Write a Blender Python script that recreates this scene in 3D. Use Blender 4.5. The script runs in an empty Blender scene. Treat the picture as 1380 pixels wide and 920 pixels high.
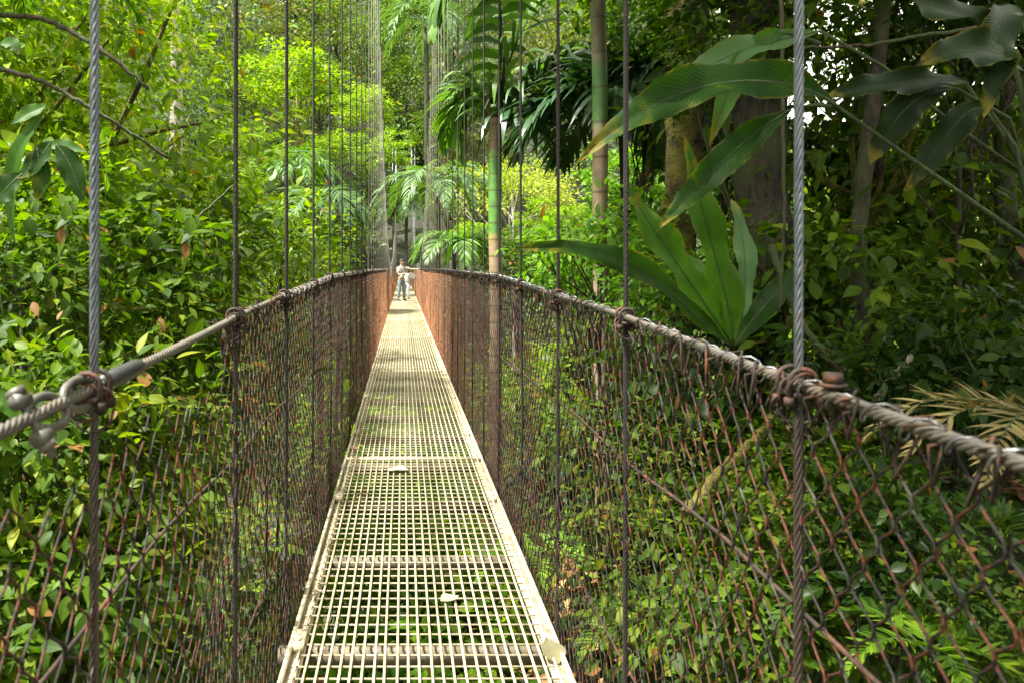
import bpy, math, random
import numpy as np
from mathutils import Vector, Matrix
R = math.radians
rng = np.random.default_rng(11)
random.seed(5)
scene = bpy.context.scene
COL = scene.collection

# ------------------------------------------------------------------ frame of reference
# the bridge runs along +Y, its walking surface is z = 0, the eye is 1.5 m above it
EYE = 1.5
FPX = 1000.0
def W(px, py, Y):                      # sight line at a chosen real distance
    return Vector(((px-543)/FPX*Y, Y, EYE-(py-358)/FPX*Y))

# ------------------------------------------------------------------ object helpers
def tag(o, label=None, cat=None, group=None, kind=None):
    if label: o['label'] = label
    if cat: o['category'] = cat
    if group: o['group'] = group
    if kind: o['kind'] = kind
    return o
def empty(name, loc, label, cat, group=None, rz=0, scale=None):
    o = bpy.data.objects.new(name, None); COL.objects.link(o)
    o.location = loc; o.rotation_euler = (0, 0, rz); o.empty_display_size = .2
    if scale: o.scale = scale
    return tag(o, label, cat, group)
def link(name, me, parent=None, loc=None):
    o = bpy.data.objects.new(name, me); COL.objects.link(o)
    if parent is not None: o.parent = parent
    if loc is not None: o.location = loc
    return o
def mesh_from(name, V, loops, totals, mats=(), smooth=False, matidx=None, uvt=None):
    V = np.asarray(V, dtype=np.float32).reshape(-1, 3)
    loops = np.asarray(loops, dtype=np.int32); totals = np.asarray(totals, dtype=np.int32)
    me = bpy.data.meshes.new(name)
    me.vertices.add(len(V)); me.vertices.foreach_set('co', V.ravel())
    me.loops.add(len(loops)); me.loops.foreach_set('vertex_index', loops)
    me.polygons.add(len(totals))
    st = np.concatenate([[0], np.cumsum(totals)[:-1]]).astype(np.int32)
    me.polygons.foreach_set('loop_start', st); me.polygons.foreach_set('loop_total', totals)
    if smooth: me.polygons.foreach_set('use_smooth', np.ones(len(totals), dtype=bool))
    if matidx is not None: me.polygons.foreach_set('material_index', np.asarray(matidx, dtype=np.int32))
    if uvt is not None:
        uvt=np.asarray(uvt,dtype=np.float32); l_=me.uv_layers.new(name='UVMap')
        l_.data.foreach_set('uv',uvt[loops%len(uvt)].ravel())
    me.update(calc_edges=True); me.validate()
    for m in mats: me.materials.append(m)
    return me

class MB:
    """collects boxes, tubes and sheets into one mesh"""
    def __init__(s): s.V=[]; s.L=[]; s.T=[]; s.n=0
    def add(s, V, loops, totals):
        V=np.asarray(V,dtype=np.float64).reshape(-1,3)
        s.V.append(V); s.L.append(np.asarray(loops).ravel()+s.n); s.T.append(np.asarray(totals).ravel()); s.n+=len(V)
    def box(s, a, b):
        x0,y0,z0=a; x1,y1,z1=b
        V=[(x0,y0,z0),(x1,y0,z0),(x1,y1,z0),(x0,y1,z0),(x0,y0,z1),(x1,y0,z1),(x1,y1,z1),(x0,y1,z1)]
        F=[(0,3,2,1),(4,5,6,7),(0,1,5,4),(1,2,6,5),(2,3,7,6),(3,0,4,7)]
        s.add(V,np.array(F),[4]*6)
    def tube(s, pts, rad, n=6, cap=True, closed=False):
        P=np.array([tuple(p) for p in pts],dtype=np.float64); m=len(P)
        r=np.full(m,rad) if np.isscalar(rad) else np.asarray(rad,dtype=np.float64)
        if closed:
            T=np.roll(P,-1,0)-np.roll(P,1,0)
        else:
            T=np.gradient(P,axis=0)
        T/= (np.linalg.norm(T,axis=1,keepdims=True)+1e-12)
        up=np.array([0,0,1.]) if abs(T[0,2])<.9 else np.array([1.,0,0])
        U=np.zeros_like(T); 
        u=np.cross(up,T[0]); u/=np.linalg.norm(u)
        for i in range(m):
            u=u-T[i]*np.dot(u,T[i]); u/= (np.linalg.norm(u)+1e-12); U[i]=u
        Wd=np.cross(T,U)
        a=np.linspace(0,2*math.pi,n,endpoint=False)
        ring=U[:,None,:]*np.cos(a)[None,:,None]+Wd[:,None,:]*np.sin(a)[None,:,None]
        V=(P[:,None,:]+ring*r[:,None,None]).reshape(-1,3)
        k=np.arange(n); k2=(k+1)%n
        rows=m if closed else m-1
        F=[]
        for i in range(rows):
            j=(i+1)%m
            F.append(np.stack([i*n+k,i*n+k2,j*n+k2,j*n+k],1))
        F=np.concatenate(F); loops=F.ravel(); tot=[4]*len(F)
        if cap and not closed:
            loops=np.concatenate([loops,k[::-1],(m-1)*n+k]); tot=tot+[n,n]
        s.add(V,loops,tot)
    def mesh(s,name,mats,smooth=False):
        return mesh_from(name,np.concatenate(s.V),np.concatenate(s.L),np.concatenate(s.T),mats,smooth)
    def build(s,name,mat,parent=None,smooth=False):
        return link(name,s.mesh(name,[mat],smooth),parent)

# smooth 1D/2D value noise
_g = np.random.default_rng(77).random((256,256))
def vnoise(x,y=0.0):
    x=np.asarray(x,dtype=float); y=np.broadcast_to(np.asarray(y,dtype=float),x.shape)
    xi=np.floor(x).astype(int); yi=np.floor(y).astype(int); fx=x-xi; fy=y-yi
    fx=fx*fx*(3-2*fx); fy=fy*fy*(3-2*fy)
    g=lambda a,b:_g[a%256,b%256]
    return (g(xi,yi)*(1-fx)+g(xi+1,yi)*fx)*(1-fy)+(g(xi,yi+1)*(1-fx)+g(xi+1,yi+1)*fx)*fy-.5

# ------------------------------------------------------------------ materials
def newmat(name):
    m=bpy.data.materials.new(name); m.use_nodes=True
    nt=m.node_tree
    return m,nt,nt.nodes,nt.links,nt.nodes['Principled BSDF'],nt.nodes['Material Output']
def ramp(nodes, stops):
    r=nodes.new('ShaderNodeValToRGB'); e=r.color_ramp.elements
    while len(e)>1: e.remove(e[-1])
    e[0].position=stops[0][0]; e[0].color=(*stops[0][1],1)
    for p,c in stops[1:]:
        q=e.new(p); q.color=(*c,1)
    return r
def leaf_mat(name, stops, trans=.42, tcol=(1.38,1.52,.22), rough=.52, spec=.16, vary=.35, noise_scale=.6):
    m,nt,N,L,P,O=newmat(name)
    geo=N.new('ShaderNodeNewGeometry'); oi=N.new('ShaderNodeObjectInfo'); tc=N.new('ShaderNodeTexCoord')
    nz=N.new('ShaderNodeTexNoise'); nz.inputs['Scale'].default_value=noise_scale; nz.inputs['Detail'].default_value=2
    L.new(tc.outputs['Object'],nz.inputs['Vector'])
    a=N.new('ShaderNodeMath'); a.operation='MULTIPLY'; L.new(geo.outputs['Random Per Island'],a.inputs[0]); a.inputs[1].default_value=.55
    b=N.new('ShaderNodeMath'); b.operation='MULTIPLY_ADD'; L.new(nz.outputs['Fac'],b.inputs[0]); b.inputs[1].default_value=.7; L.new(a.outputs[0],b.inputs[2])
    c=N.new('ShaderNodeMath'); c.operation='MULTIPLY_ADD'; L.new(oi.outputs['Random'],c.inputs[0]); c.inputs[1].default_value=.2; c.inputs[2].default_value=-.2
    d=N.new('ShaderNodeMath'); d.operation='ADD'; L.new(b.outputs[0],d.inputs[0]); L.new(c.outputs[0],d.inputs[1])
    r=ramp(N,stops); L.new(d.outputs[0],r.inputs['Fac'])
    # midrib and side veins
    uv=N.new('ShaderNodeUVMap'); sx=N.new('ShaderNodeSeparateXYZ'); L.new(uv.outputs[0],sx.inputs[0])
    ab=N.new('ShaderNodeMath'); ab.operation='ABSOLUTE'; L.new(sx.outputs[0],ab.inputs[0])
    vy=N.new('ShaderNodeMath'); vy.operation='MULTIPLY_ADD'; L.new(ab.outputs[0],vy.inputs[0]); vy.inputs[1].default_value=-.8; L.new(sx.outputs[1],vy.inputs[2])
    vm=N.new('ShaderNodeMath'); vm.operation='MULTIPLY'; L.new(vy.outputs[0],vm.inputs[0]); vm.inputs[1].default_value=62
    vs=N.new('ShaderNodeMath'); vs.operation='SINE'; L.new(vm.outputs[0],vs.inputs[0])
    vb=N.new('ShaderNodeMath'); vb.operation='MULTIPLY_ADD'; L.new(vs.outputs[0],vb.inputs[0]); vb.inputs[1].default_value=.10; vb.inputs[2].default_value=.95
    ml=N.new('ShaderNodeMath'); ml.operation='LESS_THAN'; L.new(ab.outputs[0],ml.inputs[0]); ml.inputs[1].default_value=.012
    va=N.new('ShaderNodeMath'); va.operation='MULTIPLY_ADD'; L.new(ml.outputs[0],va.inputs[0]); va.inputs[1].default_value=.45; L.new(vb.outputs[0],va.inputs[2])
    vc=N.new('ShaderNodeVectorMath'); vc.operation='SCALE'; L.new(r.outputs['Color'],vc.inputs[0]); L.new(va.outputs[0],vc.inputs['Scale'])
    gt=N.new('ShaderNodeMath'); gt.operation='GREATER_THAN'; L.new(geo.outputs['Random Per Island'],gt.inputs[0]); gt.inputs[1].default_value=.985
    bx=N.new('ShaderNodeMix'); bx.data_type='RGBA'; L.new(gt.outputs[0],bx.inputs[0]); L.new(vc.outputs[0],bx.inputs[6]); bx.inputs[7].default_value=(.20,.10,.03,1)
    class _R: outputs={'Color':bx.outputs[2]}
    r=_R
    L.new(r.outputs['Color'],P.inputs['Base Color'])
    P.inputs['Roughness'].default_value=rough
    P.inputs['Specular IOR Level'].default_value=spec
    t=N.new('ShaderNodeBsdfTranslucent')
    mx=N.new('ShaderNodeMix'); mx.data_type='RGBA'; mx.blend_type='MULTIPLY'; mx.inputs[0].default_value=1; mx.clamp_result=False
    L.new(r.outputs['Color'],mx.inputs[6]); mx.inputs[7].default_value=(*tcol,1)
    L.new(mx.outputs[2],t.inputs['Color'])
    ms=N.new('ShaderNodeMixShader'); ms.inputs[0].default_value=trans
    L.new(P.outputs[0],ms.inputs[1]); L.new(t.outputs[0],ms.inputs[2]); L.new(ms.outputs[0],O.inputs['Surface'])
    return m
def S(dark, mid, light, extra=None):
    st=[(0.0,dark),(.38,mid),(.72,light)]
    if extra: st.append((.93,extra))
    return st
M={}
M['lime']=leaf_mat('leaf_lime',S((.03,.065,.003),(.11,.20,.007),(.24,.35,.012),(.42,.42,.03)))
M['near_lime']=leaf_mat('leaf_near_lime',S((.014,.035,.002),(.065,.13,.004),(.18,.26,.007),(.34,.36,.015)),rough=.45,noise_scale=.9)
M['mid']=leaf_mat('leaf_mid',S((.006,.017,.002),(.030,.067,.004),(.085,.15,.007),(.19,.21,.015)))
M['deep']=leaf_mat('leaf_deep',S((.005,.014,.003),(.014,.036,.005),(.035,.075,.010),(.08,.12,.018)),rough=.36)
M['grey']=leaf_mat('leaf_grey_green',S((.016,.03,.014),(.05,.085,.035),(.10,.15,.06),(.17,.19,.08)),trans=.3)
M['olive']=leaf_mat('leaf_olive',S((.04,.055,.015),(.09,.11,.025),(.16,.17,.04),(.22,.19,.05)),trans=.3)
M['yellow']=leaf_mat('leaf_yellow_tips',S((.08,.13,.012),(.17,.24,.025),(.36,.38,.07),(.52,.47,.2)))
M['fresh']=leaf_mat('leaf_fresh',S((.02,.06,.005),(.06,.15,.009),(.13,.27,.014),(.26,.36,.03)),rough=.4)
M['palm']=leaf_mat('leaf_palm',S((.016,.045,.008),(.04,.095,.012),(.08,.16,.02)),rough=.4,spec=.4,trans=.32)
M['palm_dark']=leaf_mat('leaf_palm_dark',S((.008,.026,.010),(.016,.05,.016),(.04,.08,.03)),rough=.3,spec=.6,trans=.18)
M['palm_grey']=leaf_mat('leaf_palm_grey',S((.02,.045,.018),(.042,.085,.032),(.08,.135,.05)),rough=.55,spec=.2,trans=.3)
M['dead']=leaf_mat('leaf_dead',S((.09,.04,.015),(.18,.09,.03),(.32,.2,.08)),tcol=(1.1,.9,.6),trans=.2,rough=.6)
M['tan']=leaf_mat('leaf_tan',S((.045,.037,.014),(.09,.075,.028),(.15,.125,.05)),tcol=(1.1,1.,.6),trans=.25,rough=.6)

def strap_mat(name, base, base2, edge, trans=.3, rough=.3):
    m,nt,N,L,P,O=newmat(name)
    tc=N.new('ShaderNodeTexCoord'); nz=N.new('ShaderNodeTexNoise'); nz.inputs['Scale'].default_value=9; nz.inputs['Detail'].default_value=5
    L.new(tc.outputs['Object'],nz.inputs['Vector'])
    r=ramp(N,[(.3,base),(.62,base2),(.72,edge)]); L.new(nz.outputs['Fac'],r.inputs['Fac'])
    # side veins: fine stripes across the blade, from the UV of the sheet
    uv=N.new('ShaderNodeUVMap'); sp=N.new('ShaderNodeSeparateXYZ'); L.new(uv.outputs[0],sp.inputs[0])
    ab=N.new('ShaderNodeMath'); ab.operation='SUBTRACT'; L.new(sp.outputs[0],ab.inputs[0]); ab.inputs[1].default_value=.5
    ab2=N.new('ShaderNodeMath'); ab2.operation='ABSOLUTE'; L.new(ab.outputs[0],ab2.inputs[0])
    sl=N.new('ShaderNodeMath'); sl.operation='MULTIPLY_ADD'; L.new(ab2.outputs[0],sl.inputs[0]); sl.inputs[1].default_value=-.25; L.new(sp.outputs[1],sl.inputs[2])
    sj=N.new('ShaderNodeMath'); sj.operation='MULTIPLY_ADD'; L.new(nz.outputs['Fac'],sj.inputs[0]); sj.inputs[1].default_value=.06; L.new(sl.outputs[0],sj.inputs[2])
    fr=N.new('ShaderNodeMath'); fr.operation='MULTIPLY'; L.new(sj.outputs[0],fr.inputs[0]); fr.inputs[1].default_value=330
    sn=N.new('ShaderNodeMath'); sn.operation='SINE'; L.new(fr.outputs[0],sn.inputs[0])
    bp=N.new('ShaderNodeBump'); bp.inputs['Strength'].default_value=.2; bp.inputs['Distance'].default_value=.004
    L.new(sn.outputs[0],bp.inputs['Height']); L.new(bp.outputs[0],P.inputs['Normal'])
    # paler midrib
    lt=N.new('ShaderNodeMath'); lt.operation='LESS_THAN'; L.new(ab2.outputs[0],lt.inputs[0]); lt.inputs[1].default_value=.018
    mr=N.new('ShaderNodeMix'); mr.data_type='RGBA'; L.new(lt.outputs[0],mr.inputs[0]); L.new(r.outputs[0],mr.inputs[6]); mr.inputs[7].default_value=(base[0]*.4,base[1]*.45,base[2]*.5,1)
    tm=N.new('ShaderNodeMapRange'); tm.inputs['From Min'].default_value=.80; tm.inputs['From Max'].default_value=1.0; L.new(sp.outputs[1],tm.inputs['Value'])
    em=N.new('ShaderNodeMapRange'); em.inputs['From Min'].default_value=.42; em.inputs['From Max'].default_value=.5; L.new(ab2.outputs[0],em.inputs['Value'])
    ae=N.new('ShaderNodeMath'); ae.operation='MULTIPLY_ADD'; L.new(em.outputs[0],ae.inputs[0]); ae.inputs[1].default_value=.5; L.new(tm.outputs[0],ae.inputs[2])
    n3=N.new('ShaderNodeTexNoise'); n3.inputs['Scale'].default_value=26; n3.inputs['Detail'].default_value=4; L.new(tc.outputs['Object'],n3.inputs['Vector'])
    am=N.new('ShaderNodeMath'); am.operation='MULTIPLY'; am.use_clamp=True; L.new(ae.outputs[0],am.inputs[0]); 
    r3=ramp(N,[(.42,(0,0,0)),(.58,(1,1,1))]); L.new(n3.outputs['Fac'],r3.inputs['Fac']); L.new(r3.outputs['Color'],am.inputs[1])
    mt3=N.new('ShaderNodeMix'); mt3.data_type='RGBA'; L.new(am.outputs[0],mt3.inputs[0]); L.new(mr.outputs[2],mt3.inputs[6]); mt3.inputs[7].default_value=(.22,.17,.02,1)
    mr=mt3
    L.new(mr.outputs[2],P.inputs['Base Color'])
    P.inputs['Roughness'].default_value=rough+.08; P.inputs['Specular IOR Level'].default_value=(.25 if name=='leaf_strap' else .13)
    t=N.new('ShaderNodeBsdfTranslucent')
    mx=N.new('ShaderNodeMix'); mx.data_type='RGBA'; mx.blend_type='MULTIPLY'; mx.inputs[0].default_value=1
    L.new(mr.outputs[2],mx.inputs[6]); mx.inputs[7].default_value=(1.6,1.5,.6,1)
    L.new(mx.outputs[2],t.inputs['Color'])
    ms=N.new('ShaderNodeMixShader'); ms.inputs[0].default_value=trans
    L.new(P.outputs[0],ms.inputs[1]); L.new(t.outputs[0],ms.inputs[2]); L.new(ms.outputs[0],O.inputs['Surface'])
    return m
M['strap']=strap_mat('leaf_strap',(.035,.10,.009),(.055,.15,.012),(.09,.19,.015),trans=.45,rough=.4)
M['strap_deep']=strap_mat('leaf_strap_deep',(.008,.022,.006),(.013,.034,.007),(.03,.06,.01),trans=.15,rough=.4)
M['strap_dark']=strap_mat('leaf_strap_dark',(.012,.04,.005),(.020,.06,.007),(.08,.11,.010),trans=.42,rough=.38)
M['strap_pale']=strap_mat('leaf_strap_pale',(.06,.13,.05),(.09,.17,.065),(.13,.21,.08),trans=.25,rough=.35)

def bark_mat(name, c1, c2, moss=None, scale=14, rough=.85, stretch=.25, moss_amt=.5):
    m,nt,N,L,P,O=newmat(name)
    tc=N.new('ShaderNodeTexCoord'); mp=N.new('ShaderNodeMapping'); mp.inputs['Scale'].default_value=(1,1,stretch)
    L.new(tc.outputs['Object'],mp.inputs['Vector'])
    nz=N.new('ShaderNodeTexNoise'); nz.inputs['Scale'].default_value=scale; nz.inputs['Detail'].default_value=6; nz.inputs['Roughness'].default_value=.65
    L.new(mp.outputs[0],nz.inputs['Vector'])
    r=ramp(N,[(.40,c1),(.60,c2)]); L.new(nz.outputs['Fac'],r.inputs['Fac'])
    out=r.outputs['Color']
    if moss:
        n2=N.new('ShaderNodeTexNoise'); n2.inputs['Scale'].default_value=3.5; n2.inputs['Detail'].default_value=5
        L.new(tc.outputs['Object'],n2.inputs['Vector'])
        r2=ramp(N,[(moss_amt-.06,(0,0,0)),(moss_amt+.06,(1,1,1))]); L.new(n2.outputs['Fac'],r2.inputs['Fac'])
        mx=N.new('ShaderNodeMix'); mx.data_type='RGBA'; L.new(r2.outputs['Color'],mx.inputs[0]); L.new(out,mx.inputs[6]); mx.inputs[7].default_value=(*moss,1)
        out=mx.outputs[2]
    L.new(out,P.inputs['Base Color']); P.inputs['Roughness'].default_value=rough
    bp=N.new('ShaderNodeBump'); bp.inputs['Strength'].default_value=1; bp.inputs['Distance'].default_value=.05
    L.new(nz.outputs['Fac'],bp.inputs['Height']); L.new(bp.outputs[0],P.inputs['Normal'])
    return m
M['bark']=bark_mat('bark_brown',(.006,.005,.004),(.05,.036,.022),(.035,.042,.01),scale=24)
M['bark_moss']=bark_mat('bark_mossy',(.03,.022,.012),(.09,.065,.03),(.17,.15,.02),scale=22,stretch=1,moss_amt=.44)
M['bark_pale']=bark_mat('bark_pale',(.16,.14,.11),(.34,.30,.25),(.10,.10,.05),moss_amt=.6)
M['vine']=bark_mat('vine_brown',(.03,.022,.012),(.1,.075,.04),(.05,.07,.02),scale=30)
M['stem']=bark_mat('stem_green',(.03,.05,.015),(.06,.09,.025),scale=20)

def palm_trunk_mat(name, bands, ringp=.22):
    """bands: list of (height, colour), object-space z; leaf-scar rings"""
    m,nt,N,L,P,O=newmat(name)
    tc=N.new('ShaderNodeTexCoord'); sp=N.new('ShaderNodeSeparateXYZ'); L.new(tc.outputs['Object'],sp.inputs[0])
    h=bands[-1][0]
    dv=N.new('ShaderNodeMath'); dv.operation='DIVIDE'; L.new(sp.outputs[2],dv.inputs[0]); dv.inputs[1].default_value=h
    st=[]
    for i,(z,c) in enumerate(bands[:-1]):
        st.append((z/h,c)); st.append((max(z/h+.001,bands[i+1][0]/h-.012),c))
    r=ramp(N,st); L.new(dv.outputs[0],r.inputs['Fac'])
    md=N.new('ShaderNodeMath'); md.operation='MODULO'; L.new(sp.outputs[2],md.inputs[0]); md.inputs[1].default_value=ringp
    lt=N.new('ShaderNodeMath'); lt.operation='LESS_THAN'; L.new(md.outputs[0],lt.inputs[0]); lt.inputs[1].default_value=.022
    nz=N.new('ShaderNodeTexNoise'); nz.inputs['Scale'].default_value=11; nz.inputs['Detail'].default_value=6; L.new(tc.outputs['Object'],nz.inputs['Vector'])
    rr=ramp(N,[(.3,(.55,.55,.55)),(.7,(1.15,1.15,1.1))]); L.new(nz.outputs['Fac'],rr.inputs['Fac'])
    mx=N.new('ShaderNodeMix'); mx.data_type='RGBA'; mx.blend_type='MULTIPLY'; mx.inputs[0].default_value=.8; L.new(r.outputs[0],mx.inputs[6]); L.new(rr.outputs[0],mx.inputs[7])
    ml=N.new('ShaderNodeMath'); ml.operation='MULTIPLY'; L.new(lt.outputs[0],ml.inputs[0]); ml.inputs[1].default_value=.6
    m2=N.new('ShaderNodeMix'); m2.data_type='RGBA'; L.new(ml.outputs[0],m2.inputs[0]); L.new(mx.outputs[2],m2.inputs[6]); m2.inputs[7].default_value=(.06,.04,.02,1)
    L.new(m2.outputs[2],P.inputs['Base Color']); P.inputs['Roughness'].default_value=.5
    return m

def metal_mat(name, stops, scale=18, rough=.6, metallic=.25, twist=None, bump=.3):
    m,nt,N,L,P,O=newmat(name)
    tc=N.new('ShaderNodeTexCoord'); nz=N.new('ShaderNodeTexNoise'); nz.inputs['Scale'].default_value=scale; nz.inputs['Detail'].default_value=5; nz.inputs['Roughness'].default_value=.7
    L.new(tc.outputs['Object'],nz.inputs['Vector'])
    r=ramp(N,stops); L.new(nz.outputs['Fac'],r.inputs['Fac']); L.new(r.outputs[0],P.inputs['Base Color'])
    P.inputs['Roughness'].default_value=rough; P.inputs['Metallic'].default_value=metallic
    bp=N.new('ShaderNodeBump'); bp.inputs['Strength'].default_value=bump; bp.inputs['Distance'].default_value=.004
    L.new(nz.outputs['Fac'],bp.inputs['Height']); L.new(bp.outputs[0],P.inputs['Normal'])
    return m
M['galv']=metal_mat('galvanised_strand',[(.3,(.06,.07,.08)),(.55,(.14,.16,.18)),(.72,(.11,.08,.06))],scale=30,rough=.45,metallic=.5)
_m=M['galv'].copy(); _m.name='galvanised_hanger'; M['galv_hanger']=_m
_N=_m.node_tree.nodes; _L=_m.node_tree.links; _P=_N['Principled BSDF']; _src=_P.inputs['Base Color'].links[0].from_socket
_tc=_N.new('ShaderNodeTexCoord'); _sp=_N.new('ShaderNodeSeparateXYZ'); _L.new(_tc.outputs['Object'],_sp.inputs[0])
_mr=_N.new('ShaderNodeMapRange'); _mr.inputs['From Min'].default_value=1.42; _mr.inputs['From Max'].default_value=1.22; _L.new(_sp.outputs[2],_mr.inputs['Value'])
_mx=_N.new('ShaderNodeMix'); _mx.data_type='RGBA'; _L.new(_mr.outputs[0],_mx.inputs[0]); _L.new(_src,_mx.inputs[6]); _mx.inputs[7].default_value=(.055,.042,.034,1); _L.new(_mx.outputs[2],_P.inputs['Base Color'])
M['rope']=metal_mat('weathered_cable',[(.3,(.008,.006,.006)),(.58,(.015,.011,.009)),(.75,(.04,.02,.012))],scale=25,rough=.8,metallic=0)
M['iron']=metal_mat('dull_iron',[(.3,(.05,.047,.042)),(.6,(.13,.12,.10)),(.75,(.12,.06,.035))],scale=14,rough=.55,metallic=.4)
M['rail']=metal_mat('rail_cable',[(.3,(.045,.04,.033)),(.55,(.11,.10,.08)),(.68,(.09,.042,.022)),(.8,(.14,.13,.11))],scale=12,rough=.6)
def net_mat():
    m,nt,N,L,P,O=newmat('netting_wire')
    tc=N.new('ShaderNodeTexCoord'); nz=N.new('ShaderNodeTexNoise'); nz.inputs['Scale'].default_value=11; nz.inputs['Detail'].default_value=4; nz.inputs['Roughness'].default_value=.7
    L.new(tc.outputs['Object'],nz.inputs['Vector'])
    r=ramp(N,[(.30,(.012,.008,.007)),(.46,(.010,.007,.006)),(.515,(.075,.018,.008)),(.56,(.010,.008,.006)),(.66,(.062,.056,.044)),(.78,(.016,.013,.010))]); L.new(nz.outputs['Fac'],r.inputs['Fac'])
    r2=ramp(N,[(.3,(.17,.06,.024)),(.5,(.30,.12,.045)),(.7,(.26,.19,.13))]); L.new(nz.outputs['Fac'],r2.inputs['Fac'])  # far stretch: rust orange, partly a sunlit look put into the colour
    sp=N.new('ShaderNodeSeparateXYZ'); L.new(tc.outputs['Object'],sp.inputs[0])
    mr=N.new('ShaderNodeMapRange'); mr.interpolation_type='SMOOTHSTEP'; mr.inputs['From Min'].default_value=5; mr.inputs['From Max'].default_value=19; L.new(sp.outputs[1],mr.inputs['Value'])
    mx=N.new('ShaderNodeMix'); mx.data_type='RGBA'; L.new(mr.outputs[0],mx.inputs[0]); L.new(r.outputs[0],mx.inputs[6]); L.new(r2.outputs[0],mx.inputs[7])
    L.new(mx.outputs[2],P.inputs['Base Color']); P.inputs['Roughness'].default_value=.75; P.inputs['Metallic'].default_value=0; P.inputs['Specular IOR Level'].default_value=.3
    return m
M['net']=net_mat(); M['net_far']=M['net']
M['rust']=metal_mat('rust_iron',[(.38,(.014,.010,.008)),(.54,(.035,.02,.013)),(.68,(.14,.045,.018))],scale=22,rough=.75)
M['tiewire']=metal_mat('tie_wire',[(.3,(.05,.05,.052)),(.55,(.14,.14,.145)),(.7,(.30,.31,.32))],scale=40,rough=.35,metallic=.7)
M['sleeve']=metal_mat('black_sleeve',[(.3,(.012,.012,.013)),(.7,(.03,.03,.032))],scale=30,rough=.5,metallic=0)
M['grate']=metal_mat('painted_grate',[(.30,(.20,.14,.06)),(.42,(.45,.38,.21)),(.6,(.58,.51,.32)),(.75,(.66,.60,.42))],scale=16,rough=.5,metallic=.05)
M['crossbar']=metal_mat('grate_crossbar',[(.3,(.17,.14,.08)),(.7,(.38,.34,.22))],scale=14,rough=.6,metallic=.05)
M['frame']=metal_mat('painted_frame',[(.30,(.20,.14,.08)),(.5,(.40,.35,.23)),(.75,(.52,.47,.34))],scale=9,rough=.6,metallic=.05)
M['beam']=metal_mat('weathered_beam',[(.3,(.07,.055,.035)),(.7,(.20,.17,.11))],scale=12,rough=.75,metallic=0)
M['tower']=metal_mat('grey_steel',[(.3,(.09,.095,.10)),(.7,(.18,.185,.19))],scale=4,rough=.5,metallic=.4)

# soil of the gorge
def ground_mat():
    m,nt,N,L,P,O=newmat('forest_floor')
    tc=N.new('ShaderNodeTexCoord'); nz=N.new('ShaderNodeTexNoise'); nz.inputs['Scale'].default_value=1.3; nz.inputs['Detail'].default_value=9; nz.inputs['Roughness'].default_value=.7
    L.new(tc.outputs['Object'],nz.inputs['Vector'])
    r=ramp(N,[(.32,(.010,.014,.005)),(.48,(.022,.02,.010)),(.56,(.016,.034,.007)),(.68,(.05,.032,.016)),(.8,(.03,.055,.01))]); L.new(nz.outputs['Fac'],r.inputs['Fac'])
    L.new(r.outputs[0],P.inputs['Base Color']); P.inputs['Roughness'].default_value=.95
    bp=N.new('ShaderNodeBump'); bp.inputs['Strength'].default_value=.8; bp.inputs['Distance'].default_value=.2
    L.new(nz.outputs['Fac'],bp.inputs['Height']); L.new(bp.outputs[0],P.inputs['Normal'])
    return m
M['ground']=ground_mat()

def plain(name,c,rough=.8,metallic=0):
    m,nt,N,L,P,O=newmat(name)
    tc=N.new('ShaderNodeTexCoord'); nz=N.new('ShaderNodeTexNoise'); nz.inputs['Scale'].default_value=12; nz.inputs['Detail'].default_value=3
    L.new(tc.outputs['Object'],nz.inputs['Vector'])
    r=ramp(N,[(.3,tuple(x*.75 for x in c)),(.7,tuple(min(1,x*1.1) for x in c))]); L.new(nz.outputs['Fac'],r.inputs['Fac'])
    L.new(r.outputs[0],P.inputs['Base Color']); P.inputs['Roughness'].default_value=rough; P.inputs['Metallic'].default_value=metallic
    return m

# ------------------------------------------------------------------ terrain
def sst(a,b,x):
    t=np.clip((x-a)/(b-a),0,1); return t*t*(3-2*t)
def H(x,y):
    x=np.asarray(x,dtype=float); y=np.asarray(y,dtype=float); x,y=np.broadcast_arrays(x,y)
    z=-6.5+1.5*sst(6,-6,y)
    # bank close on the right of the near end
    near=1-sst(6,15,y)
    bank=np.minimum(-1.9+.62*np.maximum(x-.9,-9),8)
    bank=np.maximum(bank,-6)
    z=z*(1-near)+np.maximum(z,bank)*near
    # right hand side hill farther on
    z=z+np.maximum(0,x-6)*.09*sst(6,20,y)
    # left hand hill
    z=z+np.maximum(0,-x-9)*.42
    # far slope
    z=z+np.maximum(0,y-48)*.74*(1-.75*sst(.34,.52,x/np.maximum(y,1)))
    z=np.minimum(z,70+0*z)
    z=z+vnoise(x*.35+40,y*.35)*1.0+vnoise(x*.11,y*.11+9)*3.0*sst(4,14,np.abs(x)+np.abs(y)*.4)
    return z
def build_ground():
    xs=np.concatenate([np.linspace(-400,-60,18)[:-1],np.linspace(-60,60,150),np.linspace(60,400,18)[1:]])
    ys=np.concatenate([np.linspace(-200,-20,10)[:-1],np.linspace(-20,150,190),np.linspace(150,600,16)[1:]])
    X,Y=np.meshgrid(xs,ys); Z=H(X,Y)
    V=np.stack([X,Y,Z],-1).reshape(-1,3); nx=len(xs); ny=len(ys)
    i,j=np.meshgrid(np.arange(nx-1),np.arange(ny-1)); a=(j*nx+i).ravel()
    F=np.stack([a,a+1,a+nx+1,a+nx],1)
    o=link('ground',mesh_from('ground',V,F.ravel(),[4]*len(F),[M['ground']],True)); o['kind']='structure'
build_ground()

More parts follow.
